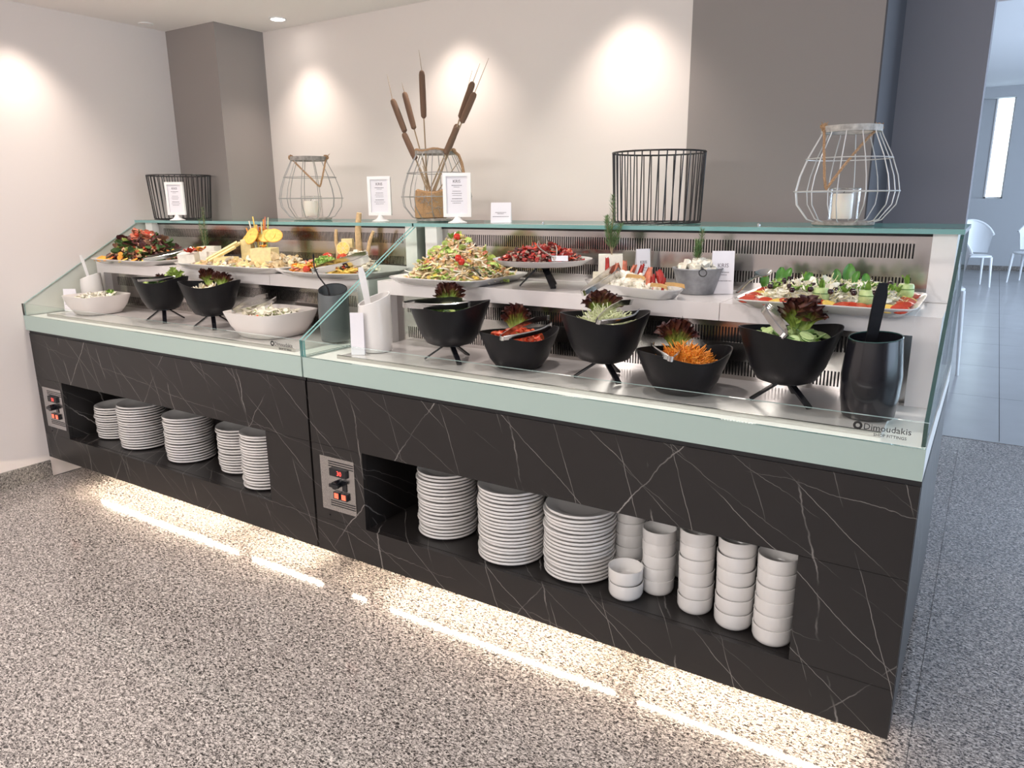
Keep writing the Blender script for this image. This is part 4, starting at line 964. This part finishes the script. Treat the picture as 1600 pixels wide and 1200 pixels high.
def citrus(label, p, rot, r=.028, name='lemon_slice'):
    t = thing(name, label, 'lemon', p, rot=rot)
    disc(m := MB(), rotm((0, 0, 0), 0, 0, 0), r*.92, .004, 0, 24); m.build('flesh', 'yellow', t)
    MB().ring((0, 0, .002), r*.95, .0025, 28, 6).build('rind', 'cheese', t, True)
    m = MB()
    for k in range(8): m.tube([(0, 0, .0042), (r*.85*math.cos(k*PI/4), r*.85*math.sin(k*PI/4), .0042)], .0007, 4)
    m.build('segment_walls', 'cream', t)
citrus('lemon slice standing upright before the breadsticks', (1.70, .60, 1.235), (1.35, 0, .5), .030)
block('cheese_cube', 'small pale cheese cube standing behind the lemon slice', 'cheese', (1.675, .655, 1.235), (.05, .03, .04), 'cheese', .5)
tongs('wide dark steel tongs lying across the boat-shaped tray', (1.845, .285, ZS+.036), (1.93, .51, ZS+.092), (1.97, .48, ZS+.075), wd=.03, teeth=False)

# big pasta salad tray
tray('white rectangular tray of pasta salad, right counter next to the glass divide', 2.425, .50, .42, .42, .026, 9)
heap('pasta_salad', 'tall mound of pasta salad with chickpeas and shredded lettuce', 'salad', (2.425, .50, ZS+.012), .190, .190, .165, [('pasta', 'strip', .024, 4), ('lime', 'leaf', .03, 2.4), ('cream', 'strip', .024, 3), ('green', 'leaf', .02, 1), ('chickpea', 'ball', .013, 2.5), ('ham', 'leaf', .018, 1.2), ('olive', 'leaf', .013, .35), ('peach', 'chunk', .013, 1), ('yellow', 'chunk', .014, .7)], 1000, 'pasta', 1.15, .4, 2.6)
for x, y, z, lab in ((2.435, .475, 1.305, 'cherry tomato on top of the pasta salad'), (2.27, .47, 1.19, 'cherry tomato at the left of the pasta salad'), (2.525, .36, 1.235, 'cherry tomato half way down the front of the pasta salad'), (2.535, .365, 1.222, 'cherry tomato just below the other one on the pasta salad front')):
    m = MB(); ball(m, rotm((0, 0, 0), 0, 0, 0), .0135, 0, 14, 1.1); one('cherry_tomato', lab, 'tomato', m, 'cherry', None, True, (x, y, z))
one('parsley_sprig', 'green parsley tuft beside the topmost cherry tomato', 'herb', (lambda m: ([leaf(m, rotm((0, 0, 0), U(.3, 1.2), 0, k), .028, .016, 0) for k in range(7)], m)[1])(MB()), 'green', None, False, (2.405, .48, 1.295))
t = thing('pasta_spoon', 'dark serving spoon pushed into the right side of the pasta salad', 'spoon', (2.56, .40, 1.20))
MB().tube([(0, 0, 0), (.05, -.04, -.012), (.09, -.08, -.02)], .004, 6).build('handle', 'gloss_black', t, True)
MB().lathe([(.022, .003), (.018, -.004), (.006, -.008)], 14, c=(-.01, .01, 0), capb=False, capt=True).build('spoon_bowl', 'steel2', t, True)

# cake stand with bean salad
tripod('black tripod carrying the round white plate', 2.80, .50, ZS+.001, .078, .082, -.55, wd=.022)
one('round_plate', 'round white raised plate of dark bean salad', 'plate', MB().lathe([(.13, 0), (.155, .004), (.178, .022), (.181, .024), (.176, .0245), (.15, .008), (.02, .007)], 48, capt=True), 'porcelain', loc=(2.80, .50, ZS+.0795))
heap('bean_salad', 'dark red bean and dried tomato salad on the round raised plate', 'salad', (2.795, .50, ZS+.087), .152, .152, .055, [('seedred', 'chunk', .016, 2.5), ('bean', 'ball', .012, 4), ('ham', 'leaf', .016, 1), ('tomato', 'leaf', .020, 1.3), ('mushroom', 'chunk', .012, 2), ('redleaf', 'leaf', .018, 2.5), ('cream', 'strip', .01, .5)], 650, 'bean', 2.2, .4)
tongs('steel tongs lying on the dark bean salad', (2.905, .40, ZS+.115), (2.79, .47, ZS+.155), (2.83, .51, ZS+.16), wd=.02)
block('paper_slip', 'small blank white slip on the rim of the round plate', 'card', (2.925, .405, ZS+.105), (.055, .003, .018), 'paper', .5, 0, .01)

# feta tower with rosemary
block('feta_block', 'square white feta block under the tall rosemary, right counter', 'cheese', (3.015, .62, ZS+.052), (.085, .07, .065), 'white_cheese', .45)
block('feta_block', 'lower white feta block under the rosemary block, right counter', 'cheese', (3.005, .61, ZS+.0015), (.10, .085, .05), 'cream', .45)
rosemary('tall bushy rosemary sprig standing in the feta block, right counter', (3.02, .615, ZS+.116), .205, .032, 4, (.0, 0), 50, .30)
# long tilted dish with ham and melon
o = tray('long white boat dish of ham, melon and soft cheese', 3.165, .465, .44, .15, .030, 2.6, -.45, name='boat_dish')
heap('soft_cheese', 'lumps of white soft cheese along the boat dish', 'cheese', (3.165, .47, ZS+.012), .185, .052, .050, [('white_cheese', 'ball', .022, 4), ('cream', 'chunk', .018, 2)], 170, 'white_cheese', 2, .5, 2.4, rz=-.45)
HM = [(3.045, .535, 1.215, .035, 'folded red salami slice at the left end of the boat dish'), (3.085, .505, 1.205, .030, 'second folded salami slice from the left in the boat dish'), (3.115, .52, 1.215, .026, 'curled ham rising behind the tongs in the boat dish'), (3.155, .50, 1.205, .026, 'folded pink ham in the middle of the boat dish'), (3.18, .505, 1.205, .03, 'bright red folded slice in the middle of the boat dish'), (3.235, .44, 1.205, .026, 'curled pink ham right of the middle of the boat dish'), (3.245, .425, 1.190, .030, 'tall pink ham roll near the right end of the boat dish'), (3.285, .42, 1.195, .030, 'long red ham slice leaning right in the boat dish'), (3.268, .395, 1.178, .034, 'deep red dark slice at the right front of the boat dish'), (3.305, .385, 1.172, .032, 'flat red slice at the right end of the boat dish')]
for k, (x, y, z, r, lab) in enumerate(HM):
    m = MB(); n_ = 9; vs = []
    for i in range(n_):
        f = i/(n_-1)*PI*1.25-.3
        for q in (0, .5, 1): vs.append((math.cos(f)*r*.5*(1-.3*q), math.sin(f)*r*.32*(1-.2*q), (q-.5)*r*1.5+.003*math.sin(i*1.7)))
    m.add(vs, [(i*3+j, i*3+j+1, i*3+j+4, i*3+j+3) for i in range(n_-1) for j in range(2)], M=rotm((0, 0, 0), U(-.5, .5), U(-.4, .4), U(0, 6)))
    one('ham_slice', lab, 'ham', m, 'seedred' if 'red' in lab else 'ham', None, True, (x, y, z))
for x, y, z, rz, lab in ((3.305, .355, 1.165, -.3, 'front orange melon slice at the right tip of the boat dish'), (3.345, .385, 1.168, .5, 'rear orange melon slice at the right tip of the boat dish'), (3.205, .405, 1.185, .2, 'yellow fruit piece in the middle of the boat dish')):
    m = MB(); vs = []
    for i in range(9):
        f = i/8*PI; c, s_ = math.cos(f), math.sin(f); vs += [(c*.034, s_*.016, 0), (c*.030, s_*.024, .010), (c*.030, s_*.010, .014)]
    m.add(vs, [(i*3+j, i*3+(j+1) % 3, i*3+3+(j+1) % 3, i*3+3+j) for i in range(8) for j in range(3)])
    one('melon_slice', lab, 'melon', m, 'melon', None, True, (x, y, z)).rotation_euler = (.2, .1, rz)
tongs('bright steel tongs leaning on the left part of the boat dish', (3.055, .335, ZS+.012), (3.085, .525, ZS+.085), (3.125, .475, ZS+.075), wd=.022, teeth=False)
tent_card('narrow white card standing behind the boat dish', 3.128, .665, ZS+.001, .055, .135, .9, 'KRIS', .03)
# galvanised bucket with feta cubes
t = thing('metal_bucket', 'small grey galvanised tub of feta cubes', 'bucket', (3.35, .585, ZS+.001))
MB().lathe([(.056, 0), (.058, .002), (.080, .080), (.083, .083), (.078, .083), (.056, .006), (.01, .006)], 36, capt=True).build('tub_body', 'galv', t, True)
MB().ring((0, 0, .083), .081, .0028, 36, 6).build('rolled_rim', 'galv', t, True)
MB().ring((0, 0, 0), .012, .0018, 16, 5, M=rotm((.043, -.075, .075), 1.2, 0, .5)).build('ring_handle', 'black_wire', t, True)
for k in range(46):
    a = U(0, 6.28); q = math.sqrt(U(0, 1))*.066; m = MB(); chunk(m, rrot((0, 0, 0)), .018, .017, .016, 0, .12)
    zz = ZS+.078+.036*(1-(q/.07)**1.5)+U(-.006, .004)
    one('feta_cube', 'white feta cube heaped in the galvanised tub', 'cheese', m, R.choice(['white_cheese', 'cream', 'white_cheese']), 'feta cubes in the metal tub', False, (3.35+q*math.cos(a), .585+q*math.sin(a), zz))
rosemary('short rosemary sprig leaning right in the metal tub', (3.352, .575, ZS+.10), .11, .026, 3, (.12, 0), 40, .3)
tent_card('white name card right of the galvanised tub', 3.432, .60, ZS+.001, .072, .140, .45, 'KRIS', .03)
# caprese tray
tray('large white tray of caprese salad at the right end', 3.79, .485, .475, .43, .026, 10)
heap('grated_cheese', 'grated white cheese covering the caprese tray', 'cheese', (3.785, .49, ZS+.012), .185, .165, .046, [('pale_cheese', 'shred', .016, 4), ('lightcheese', 'shred', .018, 2), ('pale_cheese', 'leaf', .024, 1.6)], 1000, 'white_cheese', 3.0, .8, 5)
m0 = MB().lathe([(.0205, 0), (.022, .0015), (.022, .004), (.0200, .0055)], 16, capt=True)
EDGE = [(3.592+.0282*k, .302, 0) for k in range(15)]+[(3.590, .33+.043*k, 0) for k in range(8)]+[(3.988, .33+.043*k, 0) for k in range(8)]+[(3.61+.05*k, .662, 0) for k in range(8)]
ts = None; ys_ = None
for k, (x, y, _) in enumerate(EDGE):
    yel = k % 5 == 3
    if yel:
        if ys_ is None: ys_ = one('lemon_slice', 'yellow slice tucked among the tomato slices around the caprese tray', 'lemon', m0, 'yellow', 'yellow slices around the caprese tray', False); o = ys_
        else: o = ys_.copy(); C.objects.link(o)
    else:
        if ts is None: ts = one('tomato_slice', 'red tomato slice laid along the edge of the caprese tray', 'tomato', m0, 'tomato', 'tomato slices around the caprese tray', False); o = ts
        else: o = ts.copy(); C.objects.link(o)
    o.location = (x, y, ZS+.022+U(0, .004)); o.rotation_euler = (U(.05, .4), U(-.25, .25), U(0, 1))
    side_, i_ = ('front', k) if k < 15 else (('left', k-15) if k < 23 else (('right', k-23) if k < 31 else ('back', k-31)))
    o['label'] = '%s along the %s edge of the caprese tray, %s slice from the %s' % ('yellow lemon slice' if yel else 'red tomato slice', side_, 'first' if i_ == 0 else ORD[i_], 'left' if side_ in ('front', 'back') else 'front')
ob = None
for k in range(34):
    if ob is None:
        m = MB(); ball(m, rotm((0, 0, 0), 0, 0, 0), .0085, 0, 10, 1); ob = one('olive', 'black olive scattered over the caprese tray', 'olive', m, 'olive', 'black olives on the caprese tray'); o = ob
    else: o = ob.copy(); C.objects.link(o)
    x = 3.64+.058*(k % 6)+U(-.015, .015); y = .33+.058*(k//6)+U(-.015, .015); o.location = (x, y, ZS+.060+U(-.002, .004))
    o['label'] = 'black olive on the caprese tray, %s row from the front, %s from the left' % (('first' if k < 6 else ORD[k//6]), ('first' if k % 6 == 0 else ORD[k % 6]))
pb = None
for k in range(18):
    m = MB(); [leaf(m, rotm((0, 0, 0), U(.2, 1.1), 0, q*1.05+U(0, .4)), .022, .013, 0, .4) for q in range(6)]
    one('parsley_tuft', 'green herb tuft on the caprese tray, %s row from the front, %s from the left' % (('first' if k < 6 else ORD[k//6]), ('first' if k % 6 == 0 else ORD[k % 6])), 'herb', m, 'green', 'herb tufts on the caprese tray', False, (3.64+.066*(k % 6)*.93+U(-.02, .02), .36+.075*(k//6)+U(-.02, .02), ZS+.054))
for x, y, z, s_, rz, rx, lab in ((3.565, .60, 1.155, .052, .5, 1.35, 'upright basil leaf at the left back corner of the caprese tray'), (3.612, .62, 1.165, .060, .2, 1.2, 'second basil leaf from the left at the back of the caprese tray'), (3.635, .615, 1.18, .045, -.3, 1.0, 'small basil leaf leaning beside the second one'),
     (3.778, .60, 1.175, .052, .4, 1.35, 'upright basil leaf in the middle of the caprese tray'), (3.812, .62, 1.175, .068, .2, 1.3, 'largest basil leaf behind the middle of the caprese tray'), (3.835, .59, 1.18, .045, -.4, 1.0, 'basil leaf leaning right beside the largest one'), (3.72, .50, 1.18, .045, 0, .9, 'basil leaf lying in the centre left of the caprese tray'), (3.868, .55, 1.18, .042, .3, 1.1, 'basil leaf between the two right cucumber rolls')):
    m = MB(); vs = []
    for i in range(9):
        f = i/8; wd = .5*s_*math.sin(PI*(.04+.92*f))**.8*.9
        for j in (-1, -.5, 0, .5, 1): vs.append((j*wd*.62, f*s_, .006*j*j+.01*math.sin(f*2.5)))
    m.add(vs, [(i*5+j, i*5+j+1, i*5+j+6, i*5+j+5) for i in range(8) for j in range(4)])
    o = one('basil_leaf', lab, 'basil', m, 'basil', None, True, (x, y, z)); o.rotation_euler = (rx, 0, rz)
for x, y, z, lab in ((3.785, .345, ZS+.030, 'rolled cucumber with green tips at the front middle of the caprese tray'), (3.902, .345, ZS+.030, 'rolled cucumber with green tips right of the front one on the caprese tray'), (3.975, .56, ZS+.030, 'rolled cucumber at the back right corner of the caprese tray'), (3.70, .56, ZS+.028, 'small rolled cucumber behind the left part of the caprese tray')):
    t = thing('cucumber_roll', lab, 'cucumber', (x, y, z))
    MB().lathe([(.019, 0), (.022, .004), (.0215, .030), (.019, .036), (.004, .037)], 20, capt=True).build('roll', 'cucumber', t, True)
    MB().ring((0, 0, .022), .0222, .0013, 20, 4).build('skin_edge', 'cuke_skin', t, True)
    for k in range(4):
        m = MB(); leaf(m, rotm((0, 0, .030), .9+.2*k, 0, k*1.6), .034, .014, 0, .4); m.build('leaf_tip', 'green', t)
spoon('steel serving spoon resting on the left edge of the caprese tray', (3.572, .50, 1.205), (3.545, .37, 1.170), 'steel2', .010, .003, .006, bl=.075, bw=.052, side=(1, .2, 0))

ZN = .2525
plates = {}
def plate_mesh(r):
    return MB().lathe([(r*.58, 0), (r*.60, .0012), (r*.66, .0035), (r*.95, .0062), (r*.995, .0078), (r, .012), (r*.99, .0158), (r*.965, .0153), (r*.68, .0068), (r*.60, .0038), (r*.05, .0034)], 40, capt=True)
def stack(cx, cy, r, n, pitch, where, group):
    src = None
    for k in range(n):
        dx, dy = U(-.0035, .0035), U(-.0035, .0035)
        lab = '%s white plate %s' % (ORD[n-1-k], where) if k else 'bottom white plate %s' % where
        loc = (cx+dx, cy+dy, ZN+k*pitch)
        if src is None:
            src = one('dinner_plate', lab, 'plate', plate_mesh(r), 'porcelain', group, True, loc); src.data.set_sharp_from_angle(angle=math.radians(70))
        else:
            o = src.copy(); C.objects.link(o); o.location = loc; o['label'] = lab
PP = .0128
stack(.395, .185, .106, 13, PP, 'of the leftmost stack in the left niche', 'plates in the leftmost stack')
stack(.665, .165, .116, 17, PP, 'of the second stack in the left niche', 'plates in the second stack of the left niche')
stack(1.045, .165, .111, 17, PP, 'of the third stack in the left niche', 'plates in the third stack of the left niche')
stack(1.385, .20, .105, 16, PP, 'of the fourth stack in the left niche', 'plates in the fourth stack of the left niche')
stack(1.635, .135, .105, 19, PP*.98, 'of the fifth stack, right end of left niche', 'plates in the right-end stack of the left niche')
stack(2.590, .170, .110, 19, PP, 'of the left stack in the right niche', 'plates in the left stack of the right niche')
stack(2.895, .135, .116, 20, PP, 'of the middle stack in the right niche', 'plates in the middle stack of the right niche')
stack(3.145, .155, .118, 18, PP, 'of the right plate stack, beside the bowls', 'plates in the right stack of the right niche')
def bowls(cx, cy, r, n, where, group, pitch=.0445):
    src = None
    for k in range(n):
        lab = '%s white bowl %s' % (ORD[n-1-k], where) if k else 'bottom white bowl %s' % where
        loc = (cx+U(-.0015, .0015), cy+U(-.0015, .0015), ZN+k*pitch)
        if src is None:
            h = .052
            m = MB().lathe([(r*.74, 0), (r*.80, .0015), (r*.93, .008), (r*.99, .018), (r, h), (r*.955, h), (r*.94, .018), (r*.86, .010), (r*.7, .0075), (r*.1, .007)], 36, capt=True)
            src = one('soup_bowl', lab, 'bowl', m, 'porcelain', group, True, loc)
        else:
            o = src.copy(); C.objects.link(o); o.location = loc; o['label'] = lab
bowls(3.345, .078, .0535, 2, 'of the short front pair beside the plates', 'bowls in the short front pair')
bowls(3.418, .158, .0515, 5, 'of the stack behind the short front pair', 'bowls in the stack behind the short pair', .040)
bowls(3.285, .245, .054, 6, 'of the rear stack beside the right plate stack', 'bowls in the rear left stack', .0415)
bowls(3.46, .30, .054, 6, 'of the rearmost stack, half hidden', 'bowls in the rearmost stack', .0405)
bowls(3.552, .115, .052, 6, 'of the third stack from the right', 'bowls in the third stack from the right', .0415)
bowls(3.672, .095, .054, 6, 'of the second stack from the right', 'bowls in the second stack from the right', .0435)
bowls(3.788, .073, .054, 6, 'of the rightmost stack in the niche', 'bowls in the rightmost stack', .0415)

# ================================================================ chairs of the dining room
def chair(label, x, y, rz, s=1.0, up=0, name='dining_chair'):
    t = thing(name, label, 'chair', (x, y, 0.0), rz); t.scale = (s, s, s)
    MB().lathe([(.20, .44+up), (.225, .445+up), (.23, .46+up), (.22, .47+up), (.02, .462+up)], 28, fn=se_fn(1, 1, 3.5), capt=True).build('seat', 'chair', t, True)
    for sx, sy in ((-1, -1), (1, -1), (-1, 1), (1, 1)):
        MB().tube([(sx*.19, sy*.19, .45+up), (sx*(.21+up*.05), sy*(.22+up*.05), 0)], [.022, .014], 8).build('leg', 'chair', t, True)
    def arc(z, r, a0, a1, n=14, dy=0): return [(r*math.sin(a0+(a1-a0)*k/n), .02+r*math.cos(a0+(a1-a0)*k/n)*.98+dy, z) for k in range(n+1)]
    vs = []; n = 16
    for i in range(n+1):
        a = -1.25+2.5*i/n; dr = 1-.25*abs(a/1.25)**2
        for z, r in ((.50, .215), (.62, .235), (.74, .255), (.86*dr+.12, .275)):
            for q in (0, .012): vs.append(((r+q)*math.sin(a), (r+q)*math.cos(a), z+up))
    fs = []
    for i in range(n):
        for j in range(3):
            for q in (0, 1): fs.append((i*8+j*2+q, (i+1)*8+j*2+q, (i+1)*8+j*2+2+q, i*8+j*2+2+q))
        fs.append((i*8+6, (i+1)*8+6, (i+1)*8+7, i*8+7)); fs.append((i*8, (i+1)*8, (i+1)*8+1, i*8+1))
    MB().add(vs, fs).build('backrest', 'chair', t, True)
    pts = []
    for i in range(n+1):
        a = -1.25+2.5*i/n; dr = 1-.25*abs(a/1.25)**2; pts.append((.284*math.sin(a), .284*math.cos(a), .86*dr+.125+up))
    MB().tube(pts, .017, 8).build('top_rail', 'chair', t, True)
    return t
chair('tall white high chair seen through the glass at the counter end', 3.82, 5.34, .2, .86, .36, 'high_chair')
chair('white armchair with curved back near the far window wall', 3.92, 12.75, .3, 1.08)
chair('white armchair cut off by the right edge of the photo', 4.76, 13.75, -.4, 1.1)
